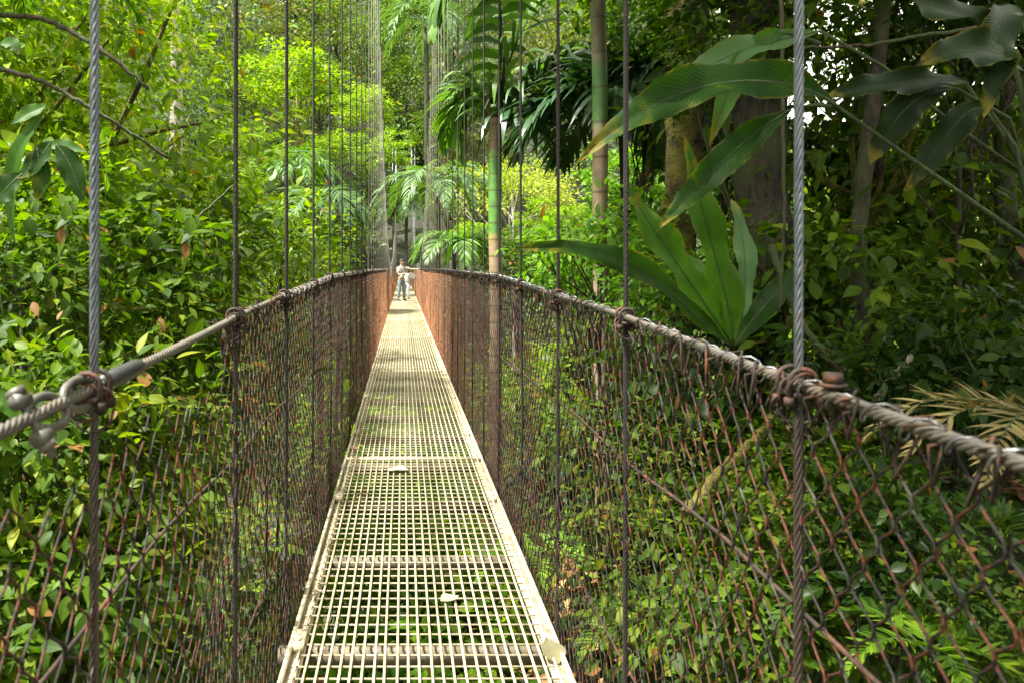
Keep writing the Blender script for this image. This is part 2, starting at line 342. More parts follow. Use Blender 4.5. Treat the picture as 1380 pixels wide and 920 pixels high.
# ------------------------------------------------------------------ leaves
T_LEAF_V=np.array([(0,0,0),(-.23,.28,.05),(0,.30,-.01),(.23,.28,.05),(-.20,.62,.02),(0,.66,-.04),(.20,.62,.02),(0,1,-.15)],float)
T_LEAF_F=[(0,2,1),(0,3,2),(1,2,5,4),(2,3,6,5),(4,5,7),(5,6,7)]
_r=[(.10,.11),(.26,.215),(.44,.245),(.62,.20),(.78,.115),(.90,.045)]
T_FINE_V=[(0,0,0)]; 
for t_,w_ in _r:
    zc=-.17*t_*t_
    T_FINE_V+=[(-w_,t_,zc+.20*w_),(0,t_+.02,zc-.01),(w_,t_,zc+.20*w_)]
T_FINE_V.append((0,1,-.19)); T_FINE_V=np.array(T_FINE_V,float)
T_FINE_F=[(0,2,1),(0,3,2)]
for i_ in range(5):
    a_=1+3*i_; T_FINE_F+=[(a_,a_+1,a_+4,a_+3),(a_+1,a_+2,a_+5,a_+4)]
T_FINE_F+=[(16,17,19),(17,18,19)]
T_DIA_V=np.array([(0,0,0),(-.27,.45,.07),(0,1,-.06),(.27,.45,.07)],float)
T_DIA_F=[(0,2,1),(0,3,2)]
T_NARROW_V=np.array([(0,0,0),(-.09,.35,.02),(0,.37,-.01),(.09,.35,.02),(-.07,.7,-.06),(0,.72,-.09),(.07,.7,-.06),(0,1,-.22)],float)
def unit(v): return v/(np.linalg.norm(v,axis=-1,keepdims=True)+1e-9)
def leaf_arrays(P,D,Nn,Sz,TV=T_LEAF_V,TF=T_LEAF_F):
    D=unit(D); X=unit(np.cross(D,Nn)); Z=np.cross(X,D)
    X=X*(.68+.6*np.random.default_rng(len(P)).random((len(P),1)))
    V=P[:,None,:]+Sz[:,None,None]*(TV[None,:,0:1]*X[:,None,:]+TV[None,:,1:2]*D[:,None,:]+TV[None,:,2:3]*Z[:,None,:])
    n=len(P); k=len(TV)
    fl=np.concatenate([np.array(f) for f in TF]); ft=np.array([len(f) for f in TF])
    loops=(np.arange(n)[:,None]*k+fl[None,:]).ravel(); tot=np.tile(ft,n)
    return V.reshape(-1,3),loops,tot

def crown_points(r,nclump,per,clump_r,seed,flat=.6,shell=.5,droop=.2,lump=.35,leaf=.12,upper=True,stems=True):
    """clumps of leaves through an uneven ellipsoid; returns leaf arrays and clump centres (unit-less of r)"""
    g=np.random.default_rng(seed); r=np.array(r,float)
    C=[]
    lobes=unit(g.normal(size=(9,3)))
    while len(C)<nclump:
        d=unit(g.normal(size=3)); 
        if upper and d[2]<-.45 and g.random()<.7: continue
        k=1-lump+lump*max(0,np.max(lobes@d))**3*1.6-lump*.35*g.random()
        rad=(shell+(1-shell)*g.random()**.6)*k
        C.append(d*rad)
    C=np.array(C)*r
    cr=clump_r*(.55+.9*g.random(nclump))
    n=nclump*per
    ci=np.repeat(np.arange(nclump),per)
    off=unit(g.normal(size=(n,3)))*(g.random((n,1))**.5)
    off[:,2]*=flat
    P=C[ci]+off*cr[ci][:,None]
    outw=unit(P/r)
    D=unit(off*1.0+outw*.5+g.normal(size=(n,3))*.55+np.array([0,0,-droop]))
    Nn=unit(np.array([0,0,1.0])+outw*.5+g.normal(size=(n,3))*.45)
    q_=g.random(n); Sz=leaf*(.42+.55*q_+.65*q_**4)
    return P,D,Nn,Sz,C

CROWNS={}
def crown_mesh(key,mat,**kw):
    tv=kw.pop('TV',T_LEAF_V); tf=kw.pop('TF',T_LEAF_F)
    P,D,Nn,Sz,C=crown_points(**kw)
    V,l,t=leaf_arrays(P,D,Nn,Sz,tv,tf)
    me=mesh_from('foliage_'+key,V,l,t,[M[mat]],smooth=(len(tv)>10),uvt=tv[:,:2])
    CROWNS[key]=(me,C,kw['r']); return me
# unit prototypes, radius about 1 (scaled to the tree)
crown_mesh('dome',  'mid', r=(1,1,.85),nclump=150,per=34,clump_r=.22,seed=1,leaf=.08,TV=T_DIA_V,TF=T_DIA_F)
crown_mesh('layer', 'lime',r=(1,1,.8),nclump=75,per=60,clump_r=.24,seed=2,leaf=.085,flat=.3,shell=.35,lump=.5,TV=T_DIA_V,TF=T_DIA_F)
crown_mesh('droop', 'grey',r=(1,1,1.1),nclump=170,per=34,clump_r=.2,seed=3,leaf=.075,flat=1.3,droop=1.4,TV=T_DIA_V,TF=T_DIA_F)
crown_mesh('open',  'lime',r=(1,1,.9),nclump=60,per=60,clump_r=.2,seed=4,leaf=.085,flat=.5,shell=.3,lump=.6,TV=T_DIA_V,TF=T_DIA_F)
crown_mesh('spread','yellow',r=(1,1,.42),nclump=130,per=46,clump_r=.17,seed=5,leaf=.045,flat=.45,shell=.6,TV=T_DIA_V,TF=T_DIA_F)
crown_mesh('rough', 'olive',r=(1,1,1.2),nclump=120,per=36,clump_r=.23,seed=6,leaf=.07,flat=.9,lump=.6,TV=T_DIA_V,TF=T_DIA_F)
# shrubs for closer by: about 1 m radius, leaf real size
crown_mesh('shrub_a','near_lime',r=(1,1,.9),nclump=60,per=26,clump_r=.30,seed=21,leaf=.125,flat=.8,shell=.25,TV=T_FINE_V,TF=T_FINE_F)
crown_mesh('shrub_b','mid',r=(1,1,1.0),nclump=60,per=26,clump_r=.32,seed=22,leaf=.135,flat=.8,shell=.25,droop=.5,TV=T_FINE_V,TF=T_FINE_F)
crown_mesh('shrub_c','deep',r=(1,1,1.0),nclump=60,per=24,clump_r=.30,seed=23,leaf=.14,flat=.9,shell=.2,droop=.6,TV=T_FINE_V,TF=T_FINE_F)
crown_mesh('shrub_d','fresh',r=(1,1,.85),nclump=44,per=20,clump_r=.34,seed=24,leaf=.14,flat=.7,shell=.2,droop=.5,TV=T_FINE_V,TF=T_FINE_F)
crown_mesh('shrub_e','mid',r=(1,1,1.0),nclump=80,per=30,clump_r=.26,seed=25,leaf=.085,flat=.8,shell=.25,TV=T_FINE_V,TF=T_FINE_F)

def wob(a,b,n,amp,seed):
    g=np.random.default_rng(seed); a=np.array(a,float); b=np.array(b,float)
    t=np.linspace(0,1,n)[:,None]; P=a+(b-a)*t
    o=np.cumsum(g.normal(size=(n,3)),0); o-=o[0]; o-=t*o[-1]
    return P+o*amp
def make_trunk_mesh(name,base,crown_c,C,r0,mat,seed,nlimb=9,scale=None,rot=0,curve=.12):
    """trunk from base to the crown with limbs running out to clumps; coordinates relative to base"""
    g=np.random.default_rng(seed); m=MB()
    top=np.array(crown_c)-np.array(base)
    n=9; T=wob((0,0,-.4),top,n,curve*r0*3,seed)
    m.tube(T,np.linspace(r0,r0*.45,n)*np.array([1.25]+[1]*(n-1)),8)
    if len(C):
        Cs=C*np.array(scale); c,s=math.cos(rot),math.sin(rot)
        Cs=np.stack([Cs[:,0]*c-Cs[:,1]*s,Cs[:,0]*s+Cs[:,1]*c,Cs[:,2]],1)
        idx=g.choice(len(C),min(nlimb,len(C)),replace=False)
        for i in idx:
            e=top+Cs[i]; st=T[g.integers(n-4,n-1)]
            L_=wob(st,e,6,np.linalg.norm(e-st)*.03,seed+i)
            m.tube(L_,np.linspace(r0*.42,r0*.08,6),5)
    return m.mesh(name,[mat],True)

def tree(name,label,cat,center,radius,proto,mat,seed,trunk='bark',r0=None,group=None,squash=(1,1,1),nlimb=9,base=None,crownname='crown',trunkname='trunk'):
    me,C,_=CROWNS[proto]
    cx,cy,cz=center
    if base is None:
        gz=float(H(cx,cy)); base=(cx+random.uniform(-.1,.1)*radius,cy+random.uniform(-.1,.1)*radius,min(gz,cz-radius*.9))
    if r0 is None: r0=max(.02,radius*.045)
    root=empty(name,base,label,cat,group)
    rot=random.uniform(0,6.28)
    sc=tuple(radius*q for q in squash)
    tm=make_trunk_mesh(trunkname,base,center,C,r0,M[trunk],seed,nlimb,sc,rot)
    link(trunkname,tm,root)
    c=link(crownname,me,root)
    c.location=(cx-base[0],cy-base[1],cz-base[2]); c.rotation_euler=(0,0,rot); c.scale=sc
    c.material_slots[0].link='OBJECT'; c.material_slots[0].material=M[mat]
    return root

# ------------------------------------------------------------------ the bridge
bridge=empty('suspension_bridge',(0,0,0),'narrow hanging footbridge with cream grating deck, rusty netting sides and many vertical cables','footbridge')
XL,XR=-.485,.64            # hanger planes
DL,DR=-.452,.622           # deck edges
Y_START,Y_END=-3.0,60.0
def rail_z(y):
    return np.interp(y,[-3,.7,1.2,2.15,3.1,4.0,5,12,32,60],[1.28,1.29,1.31,1.352,1.375,1.40,1.425,1.43,1.335,1.45])
def rail_x(side,y):
    y=np.asarray(y,float)
    if side>0: return XR+.004*np.sin(y*3.1)+.006*vnoise(y*1.1,3)
    return XL-.004*np.sin(y*2.7)+.006*vnoise(y*1.1,8)
HY=[1.205+.935*k for k in range(-4,63)]

# deck panels
seams=[-4.0,.89]+[5.79+4.86*k for k in range(0,12)]
seams=[s for s in seams if s<=60]+[60.0]
if seams[-1]-seams[-2]<1.5: seams.pop(-2)
NB=24
for pi in range(len(seams)-1):
    y0,y1=seams[pi]+.008,seams[pi+1]-.008
    g=MB()
    xs=np.linspace(DL+.045,DR-.045,NB)
    for x in xs:
        dx=random.gauss(0,.0012)
        g.tube([(x+dx,y0+.004,-.004),(x+dx+random.gauss(0,.001),(y0+y1)/2,-.004+random.gauss(0,.001)),(x+dx,y1-.004,-.004)],.005,6)
    panel=g.build('deck_panel',M['grate'],bridge,True)
    cb=MB(); n=int((y1-y0)/.0822)
    for i in range(n+1):
        y=y0+.02+i*(y1-y0-.04)/n
        cb.tube([(DL+.03,y,-.0155),(DR-.03,y,-.0145)],.0042,5)
    cb.build('crossbar',M['crossbar'],panel,True)
    fr=MB()
    fr.box((DL,y0,-.05),(DL+.014,y1,.006)); fr.box((DL+.0145,y0,-.05),(DL+.062,y1,-.0265))
    fr.box((DR-.014,y0,-.05),(DR,y1,.006)); fr.box((DR-.062,y0,-.05),(DR-.0145,y1,-.0265))
    fr.box((DL+.0145,y0-.004,-.022),(DR-.0145,y0+.012,.003)); 
    fr.build('panel_frame',M['frame'],panel)
    hys=[h for h in HY if y0-.2<=h-.06<y1-.2]
    for q,h in enumerate(hys):
        yb=h-.06; bm_=MB()
        bm_.box((XL-.02,yb-.021,-.115),(XR+.02,yb+.021,-.0505))
        bm_.build('cross_beam',M['beam'],panel)
    for k,h in enumerate(HY):
        if k%2==0 and y0<h-.09<y1-.1:
            yb=h-.085
            for x0,x1 in ((DL+.0155,DL+.06),(DR-.06,DR-.0155)):
                br=MB(); br.box((x0,yb-.07,-.0255),(x1,yb+.07,.0045))
                br.tube([((x0+x1)/2,yb-.02,.004),((x0+x1)/2,yb-.02,.013)],.009,6)
                br.build('bracket_plate',M['frame'],panel)

# hand rails with wrapping wire, middle and low cables
def cable(pts_fn,y0,y1,step,rad,n=8):
    ys=np.arange(y0,y1+step,step); return [pts_fn(y) for y in ys],rad
for side in (-1,1):
    m=MB(); ys=np.concatenate([np.arange(Y_START,6,.08),np.arange(6,Y_END+.5,.5)])
    P=[(float(rail_x(side,y)),y,float(rail_z(y))+.003*float(vnoise(y*3,side+5))) for y in ys]
    # laid strands
    if True:
        yy=np.concatenate([np.arange(-1,8,.012)]); 
        for s_ in range(6):
            ph=s_*math.pi/3
            rr=.0066
            Q=[(float(rail_x(side,y))+rr*math.cos(y*70+ph),y,float(rail_z(y))+.003*float(vnoise(y*3,side+5))+rr*math.sin(y*70+ph)) for y in yy]
            m.tube(Q,.0037,5)
        m.tube([p for p in P if p[1]>=7.9],.009,6)
        m.tube([p for p in P if p[1]<=-.9],.012,6)
    m.build('handrail_cable',M['rail'],bridge,True)
    # spiral tie wire lacing the netting to the rail
    w=MB()
    spans=[(.35,1.16),(2.25,3.0),(3.0,30)] if side<0 else [(.3,1.98),(2.32,3.4),(3.4,30)]
    for a,b in spans:
        pitch=.075 if b<8 else .06
        if side<0 and b<3.1: continue
        ystep=pitch/9
        y=a; Q=[]
        while y<min(b,26):
            k=(y-a)/pitch*2*math.pi
            rr=.0155+.003*math.sin(k*.37)
            Q.append((float(rail_x(side,y))+rr*math.cos(k),y+.008*math.sin(k*.21),float(rail_z(y))-.004+rr*1.1*math.sin(k)))
            y+=ystep if y<8 else pitch/6
        w.tube(Q,.0021 if b<8 else .004,4)
    w.build('lacing_wire',M['tiewire'] if side>0 else M['rail'],bridge,True)
    # bunched rusty top ends of the netting
    g=np.random.default_rng(5+side)
    w=MB(); WE=[]; y=.45 if side>0 else 1.9
    while y<22:
        if not (side>0 and 2.0<y<2.3):
            xx=float(rail_x(side,y)); zz=float(rail_z(y)); L_=.05+.05*g.random()
            a1=g.random()*6.28
            WE+=([(xx+.017*math.cos(a1),y-.02,zz+.016),(xx+.02*math.cos(a1+1.5),y+L_*.3,zz+.004),(xx+.016*math.cos(a1+3),y+L_*.7,zz-.012),(xx,y+L_*.8,zz-.05-.03*g.random())])
        y+=.03+.03*g.random()+.004*y
    w.tube(WE,.0026,4); w.build('wire_ends',M['rust'],bridge,True)
    X=XR if side>0 else XL
    for nm,zc,zf in (('middle_cable',.92,.95),('lower_cable',.32,.30)):
        m=MB(); m.tube([(X+.012*side,y,zc+.02*math.sin(y*.9)+.01*math.sin(y*5)) for y in np.arange(-2.5,30,.25)],.004,6)
        m.build(nm,M['rust'],bridge,True)

# side netting : interlocking zig-zag wires (chain link)
def netting(side):
    m=MB()
    def zone(y0,y1,p,hh,rad,faces,rounded=False):
        Xd=(DR+.008) if side>0 else (DL-.008)
        yj=np.arange(y0,y1,p); J=len(yj); I=int(1.40/hh)+1
        i=np.arange(I); jj=np.arange(J)[:,None]
        par=(i[None,:]+jj)%2
        yy=yj[:,None]+par*p*1.06
        top=rail_z(yy)-.012
        t=i[None,:]/(I-1)
        zz=top*(1-t)+(-.03)*t
        bulge=.025*np.sin(math.pi*t)*vnoise(yy*.9+side*7,t*3)*2+.03*np.sin(math.pi*t)*vnoise(yy*2.3+30,t*5+side)
        xx=rail_x(side,yy)*(1-t)+Xd*t+side*.012+bulge
        g=np.random.default_rng(int(y0*10)+3*side+20)
        # slack and bent wires near the top
        Y0=yj[:,None]+0*yy                    # the warp is shared by neighbouring wires
        yc=yy.copy()
        yy=yy+(vnoise(yc*2.2,t*4+2)*.06+vnoise(yc*5,t*7)*.02)*np.clip(3/np.maximum(yc,.1),.1,1)+g.normal(size=yy.shape)*p*.03
        zz=zz+(vnoise(yc*1.7+9,t*5)*.05)*(1-t)*t*3*np.clip(4/np.maximum(yc,.1),.3,1)+g.normal(size=yy.shape)*hh*.025
        xx=xx+(par-.5)*.004*side+g.normal(size=yy.shape)*.0012
        P=np.stack([xx,yy,zz],-1)            # J,I,3
        if rounded:
            Q=np.empty((J,(I-1)*3+1,3)); A0=P[:,:-1]; B0=P[:,1:]; dz=np.array([1,1,1.])
            Q[:,0::3]=P
            q1=A0+(B0-A0)*np.array([.10,.07,.22]); q2=A0+(B0-A0)*np.array([.90,.93,.78])
            Q[:,1::3]=q1; Q[:,2::3]=q2; P=Q; t=np.interp(np.arange(P.shape[1])/3,np.arange(I),t[0])[None,:]; I=P.shape[1]
        A=P[:,:-1].reshape(-1,3); B=P[:,1:].reshape(-1,3)
        keep=np.ones(len(A),bool)
        if side<0:      # torn upper corner of the left netting by the first cables
            tt=np.broadcast_to(t[:,:-1],(J,I-1)).reshape(-1); yk=A[:,1]
            keep&=~((yk<2.0)&(tt<.06+.10*g.random(len(tt))))
        else:
            keep&=g.random(len(A))>.0015
        A=A[keep];B=B[keep]
        d=unit(B-A); u=unit(np.cross(d,np.array([1.,0,0]))); v=np.cross(d,u)
        k=faces; a=np.arange(k)*2*math.pi/k
        ring=u[:,None,:]*np.cos(a)[None,:,None]+v[:,None,:]*np.sin(a)[None,:,None]
        V=np.concatenate([A[:,None,:]-d[:,None,:]*rad*.5+ring*rad,B[:,None,:]+d[:,None,:]*rad*.5+ring*rad],1)
        n=len(A); q=[]
        for e in range(k): q+=[e,(e+1)%k,k+(e+1)%k,k+e]
        loops=(np.arange(n)[:,None]*2*k+np.array(q)[None,:]).ravel()
        m.add(V.reshape(-1,3),loops,np.full(n*k,4))
    zone(-1.0,1.7,.037,.046,.0021,4,True)
    zone(1.7,5.0,.037,.046,.0018,4,True)
    zone(5.0,12.0,.037,.046,.0019,3)
    zone(12.0,24.0,.04,.046,.0024,3)
    zone(24.0,60.0,.06,.06,.0035,3)
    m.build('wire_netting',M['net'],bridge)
netting(-1); netting(1)

# main cables and hangers
def main_z(y):
    y=np.asarray(y,float)
    return np.where(y<30,1.5+.025*(30-y)**2,1.5+.0105*(y-30)**2)
for side in (-1,1):
    X=(XR+.012) if side>0 else (XL-.012)
    m=MB(); m.tube([(X,y,float(main_z(y))+.02) for y in np.arange(-3,61.5,.5)],.018,6)
    m.build('main_cable',M['tower'],bridge,True)
hang_rest=MB(); nh=0
for k,h in enumerate(HY):
    for side in (-1,1):
        X=XR if side>0 else XL
        y=h-(.045 if (side<0 and k==4) else 0)
        zt=float(main_z(y)); 
        g=random.Random(k*2+side)
        first=(k==4)
        m=MB() if nh<98 else hang_rest
        rad=.0068 if k<14 else .0055
        if k in (3,4,5,6):
            # laid strand rope
            zs=np.arange(-.1,7.0,.01) if k<6 else np.arange(-.1,5,.012)
            dx=.004*side
            for s_ in range(6):
                ph=s_*math.pi/3
                m.tube(np.stack([X+dx*0+.0048*np.cos(zs*62+ph)+.003*np.sin(zs*.8),y+.0048*np.sin(zs*62+ph),zs],1),.0028,4)
            m.tube([(X,y,zs[-1]),(X,y,zt)],rad,6)
        else:
            m.tube([(X,y,-.1),(X+g.uniform(-.006,.006),y,.7),(X+g.uniform(-.004,.004),y,1.4),(X,y,zt)] if zt>1.6 else [(X,y,-.1),(X,y,max(zt,1.4))],rad,6)
        if nh<98:
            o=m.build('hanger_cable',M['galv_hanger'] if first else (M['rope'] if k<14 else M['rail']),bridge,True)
            if first: o['label']='bright galvanised strand of the nearest '+('right' if side>0 else 'left')+' hanger'
            nh+=1
o=hang_rest.build('hanger_cable',M['rail'],bridge); o['kind']='stuff'

# clamps where hangers cross the rails
for k,h in enumerate(HY[3:16]):
    for side in (-1,1):
        X=float(rail_x(side,h)); z=float(rail_z(h)); m=MB(); g=random.Random(k+50*side)
        y=h-(.045 if (side<0 and k==1) else 0)
        m.box((X-.017,y-.03,z-.02),(X+.017,y+.028,z-.0125))
        for dy in (-.02,.018):
            a=np.linspace(0,math.pi,8)
            Q=[(X-.021,y+dy,z-.035)]+[(X-.021*math.cos(t),y+dy,z+.006+.019*math.sin(t)) for t in a]+[(X+.021,y+dy,z-.035)]
            m.tube(Q,.0045,5)
            m.tube([(X-.021,y+dy,z-.034),(X-.021,y+dy,z-.02)],.0085,6); m.tube([(X+.021,y+dy,z-.034),(X+.021,y+dy,z-.02)],.0085,6)
        # loose loops of wire knotted round the joint
        for q in range(7 if k<4 else 3):
            a0=g.uniform(0,6.28); rr=g.uniform(.018,.032); c=(X+g.uniform(-.01,.01),y+g.uniform(-.03,.03),z+g.uniform(-.05,.0))
            nrm=Vector((g.uniform(-.4,.4),1,g.uniform(-.6,.6))).normalized(); u=nrm.cross(Vector((0,0,1))).normalized(); v=nrm.cross(u)
            Q=[tuple(Vector(c)+u*rr*math.cos(a0+t)+v*rr*math.sin(a0+t)) for t in np.linspace(0,5.2,9)]
            m.tube(Q,.0024,4)
        m.build('cable_clamp',M['rust'],bridge,True)
# right: squared nut of a bolt standing proud of the rail, beyond the first hanger
m=MB(); Xb=float(rail_x(1,1.11)); zb=float(rail_z(1.11))
m.tube([(Xb+.004,1.11,zb-.03),(Xb+.004,1.11,zb+.022)],.006,8)
m.tube([(Xb+.004,1.11,zb+.018),(Xb+.004,1.11,zb+.034)],.0135,6)
m.tube([(Xb+.004,1.11,zb+.013),(Xb+.004,1.11,zb+.018)],.019,12)
m.build('bolt',M['rust'],bridge)
# left: rope eye, shackle and black sleeve
def ringpts(c,a,b,ra,rb,t0,t1,n=16):
    c=Vector(c);a=Vector(a).normalized();b=Vector(b).normalized()
    return [tuple(c+a*ra*math.cos(t)+b*rb*math.sin(t)) for t in np.linspace(t0,t1,n)]
def RL(y,dx=0,dz=0): return (float(rail_x(-1,y))+dx,y,float(rail_z(y))+dz)
m=MB(); m.tube([RL(1.19,0,0),RL(1.24),RL(1.34),RL(1.36)],[.012,.0155,.0155,.012],12); m.build('cable_sleeve',M['sleeve'],bridge,True)
m=MB(); c=Vector(RL(1.12,0,.0)); m.tube(ringpts(c,(0,1,.0),(-.35,0,1),.055,.022,0,2*math.pi,22)[:-1],.0065,8,closed=True); m.build('rope_eye',M['iron'],bridge,True)
m=MB(); c=Vector(RL(1.02,0,-.004)); m.tube(ringpts(c,(0,1,0),(-.5,0,.85),.050,.024,-2.6,2.6,20),.0068,8)
for s_ in (-1,1):
    p=c+Vector((-.5*s_*.028,-.045,.85*s_*.028)); m.tube([tuple(p+Vector((0,-.012,0))),tuple(p+Vector((0,.012,0)))],.0115,10)
m.build('shackle',M['iron'],bridge)
m=MB(); p=c+Vector((0,-.045,0)); d=Vector((-.5,0,.85)).normalized()
m.tube([tuple(p-d*.058),tuple(p+d*.045)],.0062,8); m.tube([tuple(p+d*.034),tuple(p+d*.046)],.0125,6); m.tube([tuple(p-d*.046),tuple(p-d*.036)],.0115,12)
m.build('shackle_pin',M['iron'],bridge)

# far tower
tw=empty('lattice_tower',(0,61.5,-2),'grey steel lattice tower carrying the cables at the far end of the bridge','tower')
def tow(fn,name): 
    m=MB(); fn(m); o=m.build(name,M['tower'],tw,True); o.location=(0,-0.0,0); return o
for x in (-.72,.86):
    m=MB()
    for dx in (-.13,.13):
        for dy in (-.13,.13): m.tube([(x+dx,dy,-6),(x+dx,dy,13.2)],.04,6)
    z=-4
    s_=1
    while z<13:
        for dy in (-.13,.13): m.tube([(x-.13*s_,dy,z),(x+.13*s_,dy,z+.5)],.018,4)
        for dx in (-.13,.13): m.tube([(x+dx,-.13*s_,z),(x+dx,.13*s_,z+.5)],.018,4)
        z+=.5; s_=-s_
    m.build('mast',M['tower'],tw,True)
m=MB()
for z in (4.6,5.7,8.6,12.8): m.box((-.72,-.06,z-.06),(.86,.06,z+.06))
for z0,z1 in ((4.6,5.7),(8.6,12.8)):
    m.tube([(-.7,0,z0),(.84,0,z1)],.035,5); m.tube([(-.7,0.07,z1),(.84,0.07,z0)],.035,5)
m.build('bracing',M['tower'],tw)
m=MB()
for x in (-.3,.44): m.tube(ringpts((x,-.1,5.15),(1,0,0),(0,0,1),.28,.28,0,2*math.pi,20)[:-1],.05,6,closed=True)
m.build('pulley_ring',M['tower'],tw,True)

# ------------------------------------------------------------------ fallen leaves on the deck
def fallen(px,py,size,mat,label,rz,tilt=.1,name='fallen_leaf'):
    Y=EYE*FPX/(py-358); p=W(px,py,Y); n=10
    V=[];F=[]
    prof=[0,.22,.40,.49,.50,.46,.38,.27,.14,.0]
    for i in range(n):
        t=i/(n-1)
        for s_ in (-1,-.5,0,.5,1):
            V.append((prof[i]*s_*.8,t-.5,.05*abs(s_)*(1+.5*math.sin(t*7))+.06*math.sin(t*4)+.02*math.sin(9*t+3*s_)))
    for i in range(n-1):
        for j in range(4): F.append((i*5+j,i*5+j+1,i*5+j+6,i*5+j+5))
    me=mesh_from('leaf',np.array(V)*size,np.array(F).ravel(),[4]*len(F),[mat],True)
    o=link(name,me,None,(p.x,p.y,.006)); o.rotation_euler=(tilt,0,rz)
    tag(o,label,'leaf','leaves lying on the deck'); return o
M['leafdry']=plain('dry_leaf_cream',(.38,.33,.20),.8)
M['leafbrown']=plain('dry_leaf_brown',(.25,.12,.06),.7)
fallen(606,808,.095,M['leafdry'],'pale heart-shaped dry leaf lying in the middle of the nearest grating panel',-1.1)
fallen(535,634,.16,M['leafdry'],'long cream dry leaf lying just on the near side of the first panel seam',1.45,.03)
fallen(476,604,.09,M['leafbrown'],'small brown leaf at the left edge of the deck just beyond the first seam',.6)
fallen(497,540,.08,M['leafbrown'],'reddish curled leaf on the left edge of the second grating panel',2.0)
fallen(598,509,.10,M['leafdry'],'pale narrow leaf across the right edge of the deck near the second seam',1.5)
fallen(511,484,.10,M['leafbrown'],'tiny brown leaf on the left edge beyond the second seam',.4)
f=fallen(744,878,.12,M['stemleaf'] if 'stemleaf' in M else plain('fern_sprig',(.1,.09,.04),.8),'withered dark leaf caught in the right edge of the grating nearest the camera',.25,.5)

# ------------------------------------------------------------------ palms
def frond_arrays(path,seed,nl=34,ll=.6,lw=.05,droop=.8,spread=1.0,start=.12,twist=0):
    """path: list of points of the rachis; returns rachis tube and leaflet sheets"""
    g=np.random.default_rng(seed)
    P=np.array([tuple(p) for p in path],float)
    # resample smooth (Catmull-like through bezier)
    n=24; t=np.linspace(0,1,n); k=len(P)-1
    B=np.zeros((n,3))
    for i in range(k+1): B+=math.comb(k,i)*((1-t)**(k-i)*t**i)[:,None]*P[i]
    T=unit(np.gradient(B,axis=0)); 
    side=unit(np.cross(T,np.array([0,0,1.])+1e-3)); up=np.cross(side,T)
    V=[];F=[];c=0
    tl=np.linspace(start,1,nl)
    for s_ in (-1,1):
        for q in tl:
            q2=min(1,max(0,q+g.normal()*.006)); idx=q2*(n-1); i=min(n-2,int(idx)); f=idx-i
            p=B[i]*(1-f)+B[i+1]*f; T_=T[i]; S_=side[i]; U_=up[i]
            L_=ll*(math.sin(math.pi*min(1,.18+.80*q))**.6)*(.85+.3*g.random())
            d=unit(S_*s_*spread*(1-.35*q)+T_*(.45+.7*q)+U_*(.35+g.normal()*.22))
            w=lw*(.8+.4*g.random())
            seg=5; prev=p.copy(); dd=d.copy(); base=c
            wd=unit(np.cross(dd,U_+g.normal(size=3)*.25))
            prof=[.35,1,1.05,.8,.45,.03]
            for j in range(seg+1):
                V.append(prev-wd*w*prof[j]*.5); V.append(prev+wd*w*prof[j]*.5); 
                dd=unit(dd+np.array([0,0,-droop*(.16+.06*j)])); prev=prev+dd*L_/seg
            for j in range(seg): F.append((base+2*j,base+2*j+1,base+2*j+3,base+2*j+2))
            c+=2*(seg+1)
    return B,np.array(V),np.array(F)
def palm_frond(path,parent,mat,seed,rr=.016,origin=(0,0,0),stemmat='stem',**kw):
    B,V,F=frond_arrays(path,seed,**kw); o3=np.array(origin)
    fr=link('frond',mesh_from('frond',V-o3,F.ravel(),[4]*len(F),[mat]),parent)
    m=MB(); m.tube(B-o3,np.linspace(rr,rr*.25,len(B)),6); s=m.build('rachis',M[stemmat],fr,True)
    return fr

def place_palm(name,label,top,base,r,mat,fronds,fmat,seed,kw=None,group=None,dark=()):
    root=empty(name,base,label,'palm tree',group)
    b=np.array(base); m=MB(); n=14
    T=wob((0,0,-.3),np.array(top)-b,n,.012,seed); rr=np.full(n,r); rr[0]*=1.2
    m.tube(T,rr,12); m.build('trunk',mat,root,True)
    for i,f in enumerate(fronds):
        palm_frond(f,root,M['palm_dark'] if i in dark else fmat,seed*31+i,origin=base,**(kw or {}))
    return root
